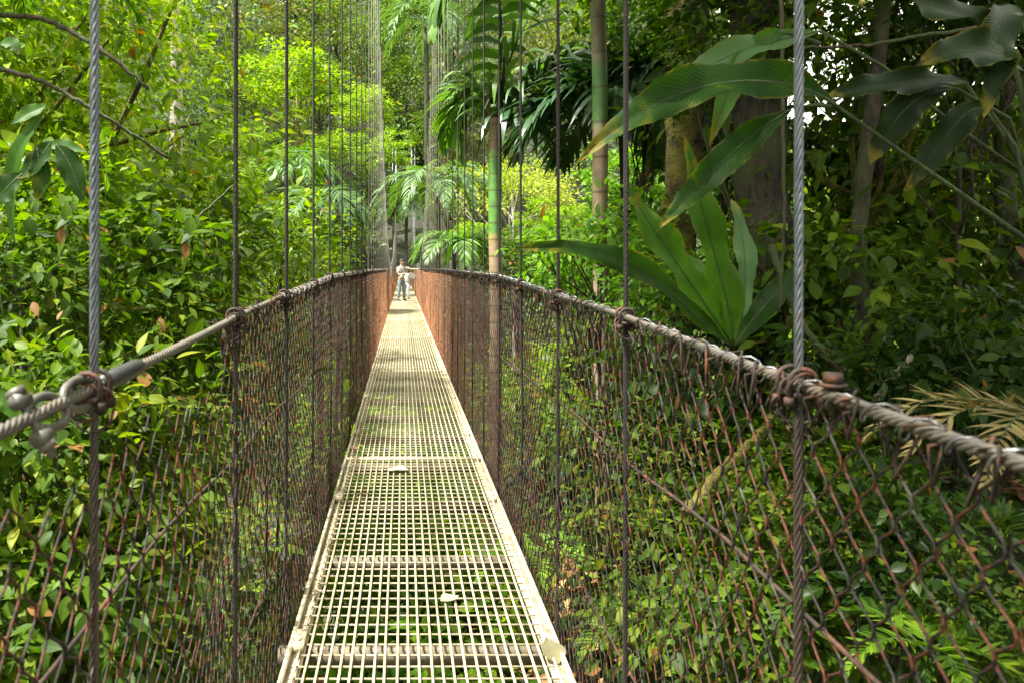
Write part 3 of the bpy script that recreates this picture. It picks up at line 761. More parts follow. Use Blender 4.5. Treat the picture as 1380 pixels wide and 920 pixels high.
# palm 1 : green crownshaft, right of the bridge
Y1=8.6
gz=float(H(1.05,Y1))-.2
base1=(float(W(666,0,Y1).x),Y1,gz)
def wz(py,Y=Y1): return EYE-(py-358)/FPX*Y
hb=[(0,(.26,.19,.12)),(wz(375)-gz,(.34,.24,.15)),(wz(322)-gz,(.36,.30,.10)),(wz(312)-gz,(.10,.24,.045)),(wz(210)-gz,(.16,.28,.06)),(wz(200)-gz,(.22,.15,.09)),(wz(150)-gz,(.2,.1,.05))]
mt=palm_trunk_mat('palm_crownshaft',hb,.19)
c1=W(668,185,Y1)
FR=[ # path, mat, options
 ([c1,W(690,140,Y1-.2),W(770,100,Y1-.5),W(850,95,Y1-.7),W(915,120,Y1-.9)],'palm_dark',dict(nl=26,ll=1.0,lw=.10,droop=1.9,spread=.9,rr=.022)),
 ([c1,W(700,150,Y1+.3),W(770,120,Y1+.6),W(850,110,Y1+.9),W(890,190,Y1+1.0)],'palm_dark',dict(nl=24,ll=.9,lw=.10,droop=1.5,rr=.022)),
 ([c1,W(672,120,Y1),W(690,40,Y1),W(730,-40,Y1+.2),W(800,-20,Y1+.3)],'palm',dict(nl=26,ll=.9,lw=.09,droop=1.0,rr=.022)),
 ([c1,W(676,60,Y1),W(690,-60,Y1-.1),W(660,-110,Y1-.2),W(590,-60,Y1-.4),W(585,40,Y1-.5)],'palm',dict(nl=30,ll=.95,lw=.11,droop=2.0,rr=.022)),
 ([c1,W(650,130,Y1+.3),W(620,100,Y1+.5),W(608,140,Y1+.8),W(600,200,Y1+.9)],'palm',dict(nl=22,ll=.6,lw=.08,droop=1.2,rr=.02)),
 ([c1,W(655,120,Y1),W(635,80,Y1+.2),W(615,110,Y1+.3),W(622,215,Y1+.3)],'palm',dict(nl=22,ll=.6,lw=.08,droop=1.5,rr=.02)),
 ([c1,W(690,100,Y1+.3),W(740,50,Y1+.2),W(800,60,Y1+.3),W(850,120,Y1+.3)],'palm',dict(nl=26,ll=.8,lw=.09,droop=1.0,rr=.02)),
 ([c1,W(700,110,Y1-.2),W(760,60,Y1-.4),W(830,50,Y1-.4),W(880,80,Y1-.5)],'palm_dark',dict(nl=26,ll=.85,lw=.09,droop=1.4,rr=.02))]
palm1=place_palm('stilt_palm','slender palm with a bright green crownshaft, its trunk rising right beside the right rail',tuple(W(668,160,Y1)),base1,.077,mt,[],M['palm'],7)
for i,(pth,mm,kk) in enumerate(FR): palm_frond(pth,palm1,M[mm],700+i,origin=base1,**kk)
# dry spathe stubs at its crown
m=MB(); m.tube([W(664,200,Y1)-Vector(base1),W(658,140,Y1)-Vector(base1),W(660,90,Y1)-Vector(base1)],[.03,.02,.008],7); o=m.build('dry_spathe',M['tan'],palm1,True)
m=MB(); m.tube([W(672,205,Y1-.05)-Vector(base1),W(676,130,Y1-.05)-Vector(base1),W(682,50,Y1)-Vector(base1)],[.035,.022,.012],7); m.build('petiole',M['bark'],palm1,True)
# palm 2 : taller trunk, crown above the frame
Y2=6.6; x2=float(W(810,0,Y2).x); gz2=min(float(H(x2,Y2)),-2)-.2; base2=(x2+.02,Y2,gz2)
hb=[(0,(.22,.17,.11)),(wz(275,Y2)-gz2,(.28,.21,.13)),(wz(162,Y2)-gz2,(.09,.20,.05)),(wz(80,Y2)-gz2,(.16,.14,.08)),(wz(-60,Y2)-gz2,(.14,.12,.07)),(wz(-400,Y2)-gz2,(.1,.1,.05))]
mt=palm_trunk_mat('palm_trunk_tall',hb,.31)
top2=W(804,-420,Y2)
fr2=[]
for i in range(9):
    a=i*2.399; d=Vector((math.cos(a),math.sin(a),0)); fr2.append([top2,top2+d*.8+Vector((0,0,.7)),top2+d*1.9+Vector((0,0,.4)),top2+d*2.6+Vector((0,0,-.9))])
place_palm('stilt_palm','taller palm with thicker ringed trunk, right of the slender palm, crown out of frame',tuple(top2),base2,.069,mt,fr2,M['palm'],9,kw=dict(nl=28,ll=.7,lw=.06,droop=.7,rr=.02))
# dark hanging fronds of a low palm between the two
def crown_palm(label,px,py,Y,L_,n,mat,seed,r=.07,droopk=1.0,ll=.5,lw=.05,base_dz=None,tilt=(0,0),name='palm',nl=26,lift=.5):
    c=W(px,py,Y); gz=float(H(c.x,c.y)) if base_dz is None else c.z-base_dz
    base=(c.x,c.y,min(gz,c.z-.8)); fr=[]; g=random.Random(seed)
    for i in range(n):
        a=i*2.399+g.uniform(-.2,.2); d=Vector((math.cos(a),math.sin(a),0)); k=g.uniform(.85,1.15)*L_
        up=lift*g.uniform(.6,1.3)
        fr.append([c,c+d*.3*k+Vector((0,0,up*k)),c+d*.75*k+Vector((0,0,up*.8*k)),c+d*1.0*k+Vector((0,0,-.25*droopk*k))])
    return place_palm(name,label,tuple(c),base,r,M['bark'],fr,mat,seed,kw=dict(nl=nl,ll=ll,lw=lw,droop=.7,rr=.018))
crown_palm('dark glossy palm with drooping fronds just behind the tall ringed trunk',838,150,8.0,1.2,11,M['palm_dark'],41,ll=.8,lw=.08,r=.05,droopk=1.3,lift=.35,nl=28)
crown_palm('feathery grey-green palm beyond the left netting, above the fourth hanger',432,285,24,1.9,11,M['palm_grey'],42,ll=.75,lw=.08,r=.1)
crown_palm('feathery palm reaching over the far right rail behind the bunched cables',590,262,30,2.6,12,M['palm_grey'],43,ll=.9,lw=.09,r=.12)
crown_palm('small dark palm overhanging the gully behind the two visitors',548,285,52,2.8,11,M['palm_grey'],44,ll=1.0,lw=.11,r=.12)
crown_palm('bright green palm low beyond the left netting',395,235,32,2.2,11,M['palm'],45,ll=.8,lw=.09,r=.1)
crown_palm('low green palm at the foot of the yellow-flowered tree',612,338,26,1.7,11,M['palm'],46,ll=.7,lw=.08,r=.08)
crown_palm('pale fan of fronds low left of the third hanger',340,325,22,1.6,10,M['palm_grey'],47,ll=.6,lw=.07,r=.08)
crown_palm('grey palm with hanging skirt of dead fronds high above the gully',575,35,55,4.2,12,M['palm_grey'],48,ll=1.4,lw=.14,r=.18,droopk=1.8)
crown_palm('palm whose frond tips reach in at the top left corner',-30,-110,6.0,1.5,11,M['palm'],49,ll=.5,lw=.045,r=.06,lift=.15)

# ------------------------------------------------------------------ far forest
far=[ # px,py,Y,rpx,proto,mat,squash,trunk,label
(285,50,62,78,'droop','grey',(1,1,1),'bark','dense grey-green tree at the top, just right of the pale bare trunk'),
(262,165,48,62,'droop','grey',(1,1,1),'bark','blue-grey shaggy tree half hidden by the bright near crown on the left'),
(345,25,75,70,'rough','olive',(1,1,1),'bark','olive tree with thin drooping twigs left of the third hanger, top of the slope'),
(400,118,44,78,'layer','lime',(1.05,1,.85),'bark_moss','lime-green layered tree with a forked mossy trunk, between third and fourth hangers'),
(345,205,38,50,'open','lime',(1,1,.8),'bark','small lime tree under the layered one, right of the second hanger'),
(452,205,36,50,'dome','lime',(1,1,.7),'bark','rounded yellow-green tree behind the fourth and fifth hangers'),
(455,35,82,62,'rough','mid',(1,1,1.1),'bark','dark tall tree near the top, left of the close-set cables'),
(512,70,76,55,'droop','mid',(1,1,1.1),'bark','leafy mid-green tree behind the close-set left cables, upper part'),
(497,155,50,50,'layer','lime',(1,1,.9),'bark','bright lime tree behind the close-set left cables'),
(530,215,43,42,'open','lime',(1,1,1),'bark','ragged lime tree hanging over the left edge of the dark gully'),
(455,325,24,46,'layer','near_lime',(1,1,.8),'bark','glowing lime shrub-like tree right above the far left rail'),
(365,300,28,52,'dome','grey',(1,1,.8),'bark','dull green bushy tree left of the feathery palm'),
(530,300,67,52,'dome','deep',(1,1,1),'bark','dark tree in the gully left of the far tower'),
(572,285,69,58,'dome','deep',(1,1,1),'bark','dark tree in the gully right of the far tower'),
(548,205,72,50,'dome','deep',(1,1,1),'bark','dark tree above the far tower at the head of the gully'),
(548,125,74,58,'dome','mid',(1,1,1),'bark','mid-green tree above the dark gully'),
(610,55,64,60,'droop','grey',(1,1,1.2),'bark','greyish tree draped with hanging vines right of the gully'),
(628,140,56,52,'dome','mid',(1,1,.9),'bark','green tree behind the slender palm, left of its trunk'),
(690,262,40,104,'spread','yellow',(1,1,1.15),'bark_pale','wide flat-topped tree covered in yellow-cream blossom, right of the bridge'),
(605,240,44,44,'spread','yellow',(1,1,1),'bark','smaller yellow-blossomed tree behind the right bunch of cables'),
(700,345,28,78,'dome','mid',(1,1,.6),'bark','green bushy tree under the yellow-blossomed crown'),
(770,25,85,64,'rough','grey',(1,1,1),'bark_pale','pale grey-green distant tree against the sky beside the tall palm trunk'),
(855,55,72,66,'dome','grey',(1,1,1.1),'bark','distant rounded tree right of the tall palm trunk'),
(735,75,70,60,'dome','olive',(1,1,1),'bark','olive distant tree seen through the palm fronds'),
(800,335,17,62,'open','near_lime',(1,1,1),'bark','bright leafy sapling right of the slender palm, above the right rail'),
(735,300,24,46,'open','lime',(1,1,.8),'bark','lime tree between the two palms, low'),
(1150,330,11.5,170,'open','near_lime',(1,1,1),'bark','sunlit lime tree glimpsed behind the nearest right hanger between dark trunks'),
(1300,250,13.5,150,'layer','near_lime',(1,1,1),'bark','sunlit lime tree glimpsed behind the slim trunks near the right edge'),
(860,260,20,78,'layer','fresh',(1,1,1),'bark','fresh green tree behind the long pointed leaves'),
(900,120,30,90,'dome','mid',(1,1,1),'bark','mid-green tree behind the mossy trunk'),
(430,130,66,60,'dome','mid',(1,1,1),'bark','dark rounded tree behind the lime layered one'),
(330,115,58,58,'dome','mid',(1,1,1),'bark','dark bushy tree between the second and third hangers'),
(650,215,60,58,'dome','olive',(1,1,.8),'bark','dull olive tree just above the yellow blossom'),
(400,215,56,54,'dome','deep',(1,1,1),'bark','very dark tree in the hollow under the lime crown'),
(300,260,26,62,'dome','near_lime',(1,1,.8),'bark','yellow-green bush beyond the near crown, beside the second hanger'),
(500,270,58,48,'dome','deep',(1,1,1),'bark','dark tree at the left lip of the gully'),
(590,180,62,44,'dome','mid',(1,1,1),'bark','green tree at the right lip of the gully'),
(425,350,20,50,'dome','mid',(1,1,.7),'bark','green bush just over the left rail past the fourth hanger'),
(640,325,36,44,'layer','lime',(1,1,.7),'bark','lime bush just left of the slender palm, over the right rail'),
(560,0,90,60,'droop','mid',(1,1,1),'bark','dim green tree at the very top over the bridge axis'),
(680,10,88,60,'dome','grey',(1,1,1),'bark','far grey tree at the top behind the highest palm fronds'),
(400,0,92,66,'droop','grey',(1,1,1.2),'bark','far grey-green tree at the top between third and fourth hangers'),
]
for i,(px,py,Y,rp,pr,mt_,sq,tk,lb) in enumerate(far):
    c=W(px,py,Y); rad=rp/FPX*Y
    tree('tree',lb,'tree',tuple(c),rad,pr,mt_,100+i,tk,r0=max(.03,rad*.035),group='trees on the far slopes',squash=sq,nlimb=12)
# bare pale trunk at the upper left
c=W(238,-40,34); base=(c.x-.3,34,float(H(c.x,34))); root=empty('bare_tree',base,'thin pale bare trunk standing left of the dense grey-green trees at the top','tree')
m=MB(); m.tube(wob((0,0,-.3),tuple(c-Vector(base)),12,.06,3),np.linspace(.42,.24,12),8); m.build('trunk',M['bark_pale'],root,True)
me,C,_=CROWNS['rough']; o=link('crown',me,root); o.location=c-Vector(base)+Vector((0,0,3)); o.scale=(2.6,2.6,2)

# distant wood: one mass of leaf clumps over the slopes
def far_wood():
    g=np.random.default_rng(9); N_=4200
    x=g.uniform(-75,85,N_); y=g.uniform(50,135,N_)
    # keep the gully in front of the tower open
    keep=~((np.abs(x-1)<3.5)&(y<66)); x=x[keep]; y=y[keep]
    z=H(x,y)+g.uniform(.5,6.0,len(x)); rad=g.uniform(1.1,2.6,len(x)); per=52
    n=len(x)*per; ci=np.repeat(np.arange(len(x)),per)
    off=unit(g.normal(size=(n,3))); off[:,2]=np.abs(off[:,2])*.9-.25
    Cc=np.stack([x,y,z],1); P=Cc[ci]+off*(rad[ci]*(.75+.3*g.random(n)))[:,None]
    D=unit(off+g.normal(size=(n,3))*.7+np.array([0,0,-.4])); Nn=unit(np.array([0,0,1.])+off*.6+g.normal(size=(n,3))*.4)
    V,l,t=leaf_arrays(P,D,Nn,.42*(.6+.8*g.random(n)),T_DIA_V,T_DIA_F)
    o=link('far_wood',mesh_from('far_wood',V,l,t,[M['grey']])); tag(o,'far-off unbroken rainforest canopy on the slope behind everything','forest',None,'stuff')
    # middle distance undergrowth on both flanks
    N_=3000; x=g.uniform(-45,50,N_); y=g.uniform(14,58,N_); keep=(np.abs(x-.1)>2.6); x=x[keep]; y=y[keep]
    z=H(x,y)+g.uniform(.0,2.2,len(x)); rad=g.uniform(.6,1.4,len(x)); per=48; n=len(x)*per; ci=np.repeat(np.arange(len(x)),per)
    off=unit(g.normal(size=(n,3))); off[:,2]=np.abs(off[:,2])*.9-.2
    Cc=np.stack([x,y,z],1); P=Cc[ci]+off*(rad[ci]*(.7+.35*g.random(n)))[:,None]
    D=unit(off+g.normal(size=(n,3))*.7+np.array([0,0,-.4])); Nn=unit(np.array([0,0,1.])+off*.6+g.normal(size=(n,3))*.4)
    V,l,t=leaf_arrays(P,D,Nn,.26*(.6+.8*g.random(n)),T_DIA_V,T_DIA_F)
    o=link('undergrowth',mesh_from('undergrowth',V,l,t,[M['mid']])); tag(o,'tangled green undergrowth on the floor of the gorge farther along the bridge','undergrowth',None,'stuff')
far_wood()
def near_cover():
    g=np.random.default_rng(19)
    # leafy ground cover close by
    n=60000; x=g.uniform(-12,12,n); y=g.uniform(-4,16,n); keep=~((x>1.2)&(g.random(n)<.6)); x=x[keep]; y=y[keep]; n=len(x); z=H(x,y)+g.random(n)**2*.55
    P=np.stack([x,y,z],1); D=unit(g.normal(size=(n,3))*np.array([1,1,.35])+np.array([0,0,.15])); Nn=unit(np.array([0,0,1.])+g.normal(size=(n,3))*.4)
    V,l,t=leaf_arrays(P,D,Nn,.15*(.5+.9*g.random(n)),T_LEAF_V,T_LEAF_F)
    o=link('ground_cover',mesh_from('ground_cover',V,l,t,[M['mid']],uvt=T_LEAF_V[:,:2])); tag(o,'low leafy ground cover on the gorge floor and banks around the near end','ground cover',None,'stuff')
    n=9000; x=g.uniform(.8,7,n); y=g.uniform(0,9,n); z=H(x,y)+.02+g.random(n)*.04
    P=np.stack([x,y,z],1); D=unit(g.normal(size=(n,3))*np.array([1,1,.2])); Nn=unit(np.array([-.3,0,1.])+g.normal(size=(n,3))*.3)
    V,l,t=leaf_arrays(P,D,Nn,.13*(.5+.9*g.random(n)),T_LEAF_V,T_LEAF_F)
    o=link('leaf_litter',mesh_from('leaf_litter',V,l,t,[M['dead']])); tag(o,'brown fallen leaves littering the bank on the right','leaf litter',None,'stuff')
near_cover()

# ------------------------------------------------------------------ near left tree
def big_tree(name,label,center,r,base,seed,leaf,ncl,per,cr,mat,trunk='bark_moss',r0=.12,flat=.7,shell=.4,extra_limbs=14,TV=T_LEAF_V):
    P,D,Nn,Sz,C=crown_points(r=r,nclump=ncl,per=per,clump_r=cr,seed=seed,leaf=leaf,flat=flat,shell=shell,droop=.45,lump=.3,upper=False)
    V,l,t=leaf_arrays(P,D,Nn,Sz,TV,T_LEAF_F if len(TV)<10 else T_FINE_F)
    root=empty(name,base,label,'tree')
    link('trunk',make_trunk_mesh('trunk',base,center,C,r0,M[trunk],seed,extra_limbs,(1,1,1),0),root)
    c=link('crown',mesh_from('crown',V,l,t,[M[mat]],uvt=TV[:,:2]),root); c.location=Vector(center)-Vector(base)
    return root
big_tree('broadleaf_tree','large bright yellow-green broadleaf tree filling the upper left, close to the bridge',(-6.0,9.2,3.3),(4.9,3.9,5.2),(-6.3,9.6,-6.5),301,.13,1500,50,.6,'lime',r0=.17,extra_limbs=70,shell=.3)
big_tree('broadleaf_tree','leafy green tree at the far left edge behind the nearest left hanger',(-4.6,5.4,1.5),(1.9,1.6,2.3),(-4.8,5.6,-5.5),302,.14,200,46,.5,'near_lime',r0=.09,extra_limbs=34,shell=.25,TV=T_FINE_V)
big_tree('broadleaf_tree','mid-green tree leaning out behind the second left hanger',(-4.2,12.5,.6),(2.6,2.4,2.4),(-4.5,13,-7),303,.13,230,46,.5,'near_lime',r0=.1,extra_limbs=18,shell=.3)
big_tree('broadleaf_tree','dark-leaved tree rising out of the frame at the right edge',(6.2,7.2,4.4),(3.4,2.6,3.4),(5.8,7.6,.5),304,.15,110,42,.55,'mid',r0=.16,extra_limbs=26,shell=.25)
big_tree('broadleaf_tree','shady tree on the right bank whose thin limbs cross behind the long leaves',(3.6,5.6,2.4),(1.9,1.4,2.2),(3.4,5.9,-.8),305,.13,70,38,.45,'mid',r0=.07,extra_limbs=22,shell=.2)
big_tree('broadleaf_tree','spreading canopy tree leaning from the left, added above the frame to shade the bank',(.1,1.8,9.2),(3.6,3.6,1.7),(-5,-5,-3),307,.2,230,50,.8,'mid',r0=.22,extra_limbs=20,shell=.1)  # out of view, put in and sized to shade the right bank
big_tree('broadleaf_tree','overhanging canopy tree, added out of view to shade the near end of the bridge',(3.6,1.0,9.0),(5.5,5.0,2.4),(7.5,.5,2),306,.2,180,50,.8,'mid',r0=.25,extra_limbs=20,shell=.2)  # unseen crown, added for the shade it throws on the near end

# ------------------------------------------------------------------ nearer shrubs and saplings
def shrub(px,py,Y,r,proto,mat,label,name='shrub',group=None,sq=(1,1,1)):
    c=W(px,py,Y)
    if group==GL: c.x=min(c.x,-.62-r*1.22)
    elif group==GR: c.x=max(c.x,.80+r*1.22)
    elif group==GB: c.z=min(c.z,-.5-r*1.2)
    gz=float(H(c.x,c.y)); base=(c.x+random.uniform(-.15,.15),c.y+random.uniform(-.1,.2),min(gz,c.z-r*.7))
    return tree(name,label,'shrub',tuple(c),r,proto,mat,int(px*7+py+Y*13),'bark' if r>.5 else 'stem',r0=.018+.012*r,group=group,squash=sq,nlimb=16,base=base,crownname='foliage',trunkname='stem')
GL='shrubs beyond the left netting'; GR='shrubs on the right bank'; GB='bushes under the bridge'
for a in [
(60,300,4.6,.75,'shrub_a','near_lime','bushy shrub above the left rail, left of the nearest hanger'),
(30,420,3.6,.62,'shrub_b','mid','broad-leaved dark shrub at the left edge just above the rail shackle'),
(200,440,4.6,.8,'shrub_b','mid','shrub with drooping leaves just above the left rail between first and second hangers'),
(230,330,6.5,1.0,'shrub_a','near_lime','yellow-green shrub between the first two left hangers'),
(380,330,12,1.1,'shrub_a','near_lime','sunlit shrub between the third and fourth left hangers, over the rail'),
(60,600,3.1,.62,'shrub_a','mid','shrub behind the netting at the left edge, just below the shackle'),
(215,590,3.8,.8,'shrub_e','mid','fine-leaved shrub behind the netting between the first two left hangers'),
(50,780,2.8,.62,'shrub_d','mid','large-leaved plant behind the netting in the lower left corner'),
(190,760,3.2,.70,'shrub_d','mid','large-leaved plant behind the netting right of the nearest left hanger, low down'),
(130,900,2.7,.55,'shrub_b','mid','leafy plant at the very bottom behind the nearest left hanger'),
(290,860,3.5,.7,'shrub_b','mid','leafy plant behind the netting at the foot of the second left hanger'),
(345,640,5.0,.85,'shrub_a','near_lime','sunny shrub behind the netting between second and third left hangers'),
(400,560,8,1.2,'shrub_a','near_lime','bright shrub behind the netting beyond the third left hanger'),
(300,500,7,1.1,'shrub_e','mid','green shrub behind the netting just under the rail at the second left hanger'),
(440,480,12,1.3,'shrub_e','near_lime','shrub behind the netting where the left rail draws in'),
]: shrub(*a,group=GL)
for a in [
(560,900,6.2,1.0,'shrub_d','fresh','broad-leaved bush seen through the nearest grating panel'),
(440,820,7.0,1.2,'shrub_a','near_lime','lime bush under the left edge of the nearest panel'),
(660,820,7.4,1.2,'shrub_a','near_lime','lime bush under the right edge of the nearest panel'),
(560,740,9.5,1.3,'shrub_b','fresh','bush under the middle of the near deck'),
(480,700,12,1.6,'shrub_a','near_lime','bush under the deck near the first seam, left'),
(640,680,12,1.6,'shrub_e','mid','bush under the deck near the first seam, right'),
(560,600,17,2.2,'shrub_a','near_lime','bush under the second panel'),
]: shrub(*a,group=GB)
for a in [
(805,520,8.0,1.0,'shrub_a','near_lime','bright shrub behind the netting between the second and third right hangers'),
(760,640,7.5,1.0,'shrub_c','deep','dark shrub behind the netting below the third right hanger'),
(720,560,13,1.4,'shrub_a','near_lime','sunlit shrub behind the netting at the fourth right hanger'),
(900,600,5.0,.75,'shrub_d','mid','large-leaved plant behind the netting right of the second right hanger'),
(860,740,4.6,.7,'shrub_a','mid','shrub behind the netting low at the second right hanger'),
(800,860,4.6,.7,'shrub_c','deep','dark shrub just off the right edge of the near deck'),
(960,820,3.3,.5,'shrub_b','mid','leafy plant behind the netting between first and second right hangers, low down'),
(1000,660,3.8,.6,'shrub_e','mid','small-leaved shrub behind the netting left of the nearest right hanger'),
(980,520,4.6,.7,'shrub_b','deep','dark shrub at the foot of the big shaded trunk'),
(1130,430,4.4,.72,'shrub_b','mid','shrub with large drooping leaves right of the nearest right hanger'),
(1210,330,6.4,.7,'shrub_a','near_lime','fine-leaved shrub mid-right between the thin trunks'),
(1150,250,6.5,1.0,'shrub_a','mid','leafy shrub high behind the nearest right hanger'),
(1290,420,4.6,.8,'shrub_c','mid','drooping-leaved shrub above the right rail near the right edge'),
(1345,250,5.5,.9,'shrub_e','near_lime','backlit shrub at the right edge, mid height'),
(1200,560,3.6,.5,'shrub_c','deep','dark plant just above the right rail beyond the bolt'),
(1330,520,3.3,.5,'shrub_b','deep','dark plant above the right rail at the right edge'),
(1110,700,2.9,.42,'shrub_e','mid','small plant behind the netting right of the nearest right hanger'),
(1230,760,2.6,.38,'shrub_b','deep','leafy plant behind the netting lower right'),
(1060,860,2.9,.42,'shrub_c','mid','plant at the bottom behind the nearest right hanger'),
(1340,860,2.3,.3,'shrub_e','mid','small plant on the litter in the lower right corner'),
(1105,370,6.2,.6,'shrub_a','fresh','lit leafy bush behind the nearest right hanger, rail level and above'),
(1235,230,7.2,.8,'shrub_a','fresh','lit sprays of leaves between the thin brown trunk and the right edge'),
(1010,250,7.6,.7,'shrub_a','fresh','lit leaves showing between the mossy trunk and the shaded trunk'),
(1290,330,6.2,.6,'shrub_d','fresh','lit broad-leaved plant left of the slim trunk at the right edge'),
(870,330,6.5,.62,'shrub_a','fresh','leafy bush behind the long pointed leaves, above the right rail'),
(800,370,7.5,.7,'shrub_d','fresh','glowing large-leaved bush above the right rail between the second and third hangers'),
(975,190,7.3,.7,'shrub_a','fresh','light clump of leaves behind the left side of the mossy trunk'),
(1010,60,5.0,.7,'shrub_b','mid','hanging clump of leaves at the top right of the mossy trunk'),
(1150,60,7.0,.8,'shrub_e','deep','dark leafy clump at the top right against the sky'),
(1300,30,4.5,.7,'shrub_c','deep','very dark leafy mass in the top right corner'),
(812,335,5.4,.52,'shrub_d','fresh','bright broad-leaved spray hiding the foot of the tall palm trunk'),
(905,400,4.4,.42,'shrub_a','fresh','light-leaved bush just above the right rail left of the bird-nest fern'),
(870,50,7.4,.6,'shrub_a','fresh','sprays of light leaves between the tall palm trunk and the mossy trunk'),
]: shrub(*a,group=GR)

# ------------------------------------------------------------------ right hand trunks, limbs and vines
def trunk_thing(name,label,pts,radii,mat,cat='tree',part='trunk',crown=None):
    base=pts[0]; root=empty(name,tuple(base),label,cat)
    P=np.array([tuple(Vector(p)-Vector(base)) for p in pts]); n=22
    t=np.linspace(0,len(P)-1,n); Q=np.stack([np.interp(t,np.arange(len(P)),P[:,k]) for k in range(3)],1); rr=np.interp(t,np.arange(len(P)),radii)
    Q[1:-1]=.25*Q[:-2]+.5*Q[1:-1]+.25*Q[2:]
    g=np.random.default_rng(len(label)); Q+=g.normal(size=Q.shape)*rr[:,None]*.10; rr=rr*(1+g.normal(size=n)*.06)
    m=MB(); m.tube(Q,rr,12); m.build(part,M[mat],root,True)
    if crown:
        pr,mt_,r_=crown; me,C,_=CROWNS[pr]; o=link('crown',me,root); o.location=P[-1]; o.scale=(r_,)*3
        o.material_slots[0].link='OBJECT'; o.material_slots[0].material=M[mt_]
    return root
trunk_thing('mossy_tree','thick mossy yellow-green trunk rising at the top behind the long pointed leaves',[W(905,640,6.4),W(912,400,6.4),W(922,200,6.3),W(925,0,6.2),W(935,-300,6.2)],[.2,.17,.15,.15,.13],'bark_moss',crown=('dome','mid',2.0))
trunk_thing('shaded_tree','stout dark trunk in shade right of the bird-nest fern',[W(1010,700,4.9),W(1025,430,4.9),W(1035,200,4.9),W(1010,0,5.0),W(1030,-380,5.0)],[.21,.17,.155,.14,.12],'bark',crown=('dome','deep',2.2))
trunk_thing('thin_tree','thin brown trunk right of the nearest right hanger',[W(1165,600,4.3),W(1160,430,4.3),W(1155,300,4.3),W(1185,100,4.3),W(1200,-250,4.3)],[.055,.045,.045,.04,.03],'bark',crown=('dome','mid',1.3))
trunk_thing('thin_tree','slim dark trunk close to the right edge of the picture',[W(1368,520,4.8),W(1362,330,4.8),W(1350,150,4.8),W(1360,-60,4.8),W(1340,-300,4.8)],[.08,.06,.055,.05,.04],'bark',crown=('dome','mid',1.3))
trunk_thing('thin_tree','narrow dark stem just left of the slim trunk at the right edge',[W(1318,480,5.2),W(1305,300,5.2),W(1298,150,5.2),W(1300,-100,5.2)],[.035,.03,.03,.02],'bark')
trunk_thing('mossy_tree','short brown trunk foot above the right rail under the tall palm',[W(812,600,9),W(812,430,9),W(822,340,9.1),W(900,180,9.4),W(960,-60,9.5)],[.17,.14,.12,.08,.05],'bark_moss',crown=('dome','mid',2.0))
def vine(label,pts,r,mat='vine',name='vine',cat='vine'):
    base=Vector(pts[0]); P=np.array([tuple(Vector(p)) for p in pts]); n=26; k=len(P)-1
    t=np.linspace(0,1,n); 
    tt=np.linspace(0,k,n); Q=np.stack([np.interp(tt,np.arange(k+1),P[:,c]) for c in range(3)],1)
    for _ in range(2): Q[1:-1]=.25*Q[:-2]+.5*Q[1:-1]+.25*Q[2:]
    g=np.random.default_rng(len(label)*3); Q[1:-1]+=g.normal(size=(n-2,3))*r*.25
    m=MB(); m.tube(Q,np.linspace(r,r*.6,n),7); o=m.build(name,M[mat],None,True); tag(o,label,cat); return o
vine('brown stem slanting from the shaded trunk down to the right rail',[W(1040,330,3.9),W(1075,430,3.8),W(1115,480,3.7),W(1170,560,3.6)],.018)
vine('mossy pale branch stub rising right of the slanting brown stem',[W(1165,560,3.4),W(1200,515,3.4),W(1228,480,3.4)],.022,'bark_pale',name='branch',cat='branch')
vine('thin dark branch arching level across the top right',[W(1400,25,3.3),W(1330,35,3.3),W(1250,48,3.3),W(1160,62,3.3),W(1080,66,3.3)],.011,name='branch',cat='branch')
vine('mossy curved bough behind the left rail between the first two hangers',[W(140,400,5.4),W(170,418,5.4),W(230,424,5.4),W(310,420,5.4),W(345,414,5.6)],.026,'bark_moss',name='branch',cat='branch')
vine('bare grey branch crossing the upper left behind the nearest hanger',[W(-10,20,5.6),W(60,25,5.6),W(130,60,5.4),W(200,120,5.4)],.022,name='branch',cat='branch')
vine('long thin branch sloping down right through the left crown',[W(-10,90,5.0),W(60,110,5.0),W(130,150,5.0),W(230,215,5.2)],.018,name='branch',cat='branch')
vine('dark twig slanting up to the right before the left foliage',[W(155,375,5.0),W(210,340,5.0),W(260,300,5.1),W(315,250,5.2)],.012,name='branch',cat='branch')
vine('thin vine hanging straight beside the shaded trunk',[W(1052,-20,3.4),W(1055,150,3.4),W(1057,300,3.4),W(1050,420,3.4)],.009)
vine('pale fallen branch on the bank behind the nearest right hanger',[W(925,690,3.2),W(965,640,3.3),W(1010,600,3.4),W(1040,560,3.5)],.026,'bark_moss',name='branch',cat='branch')

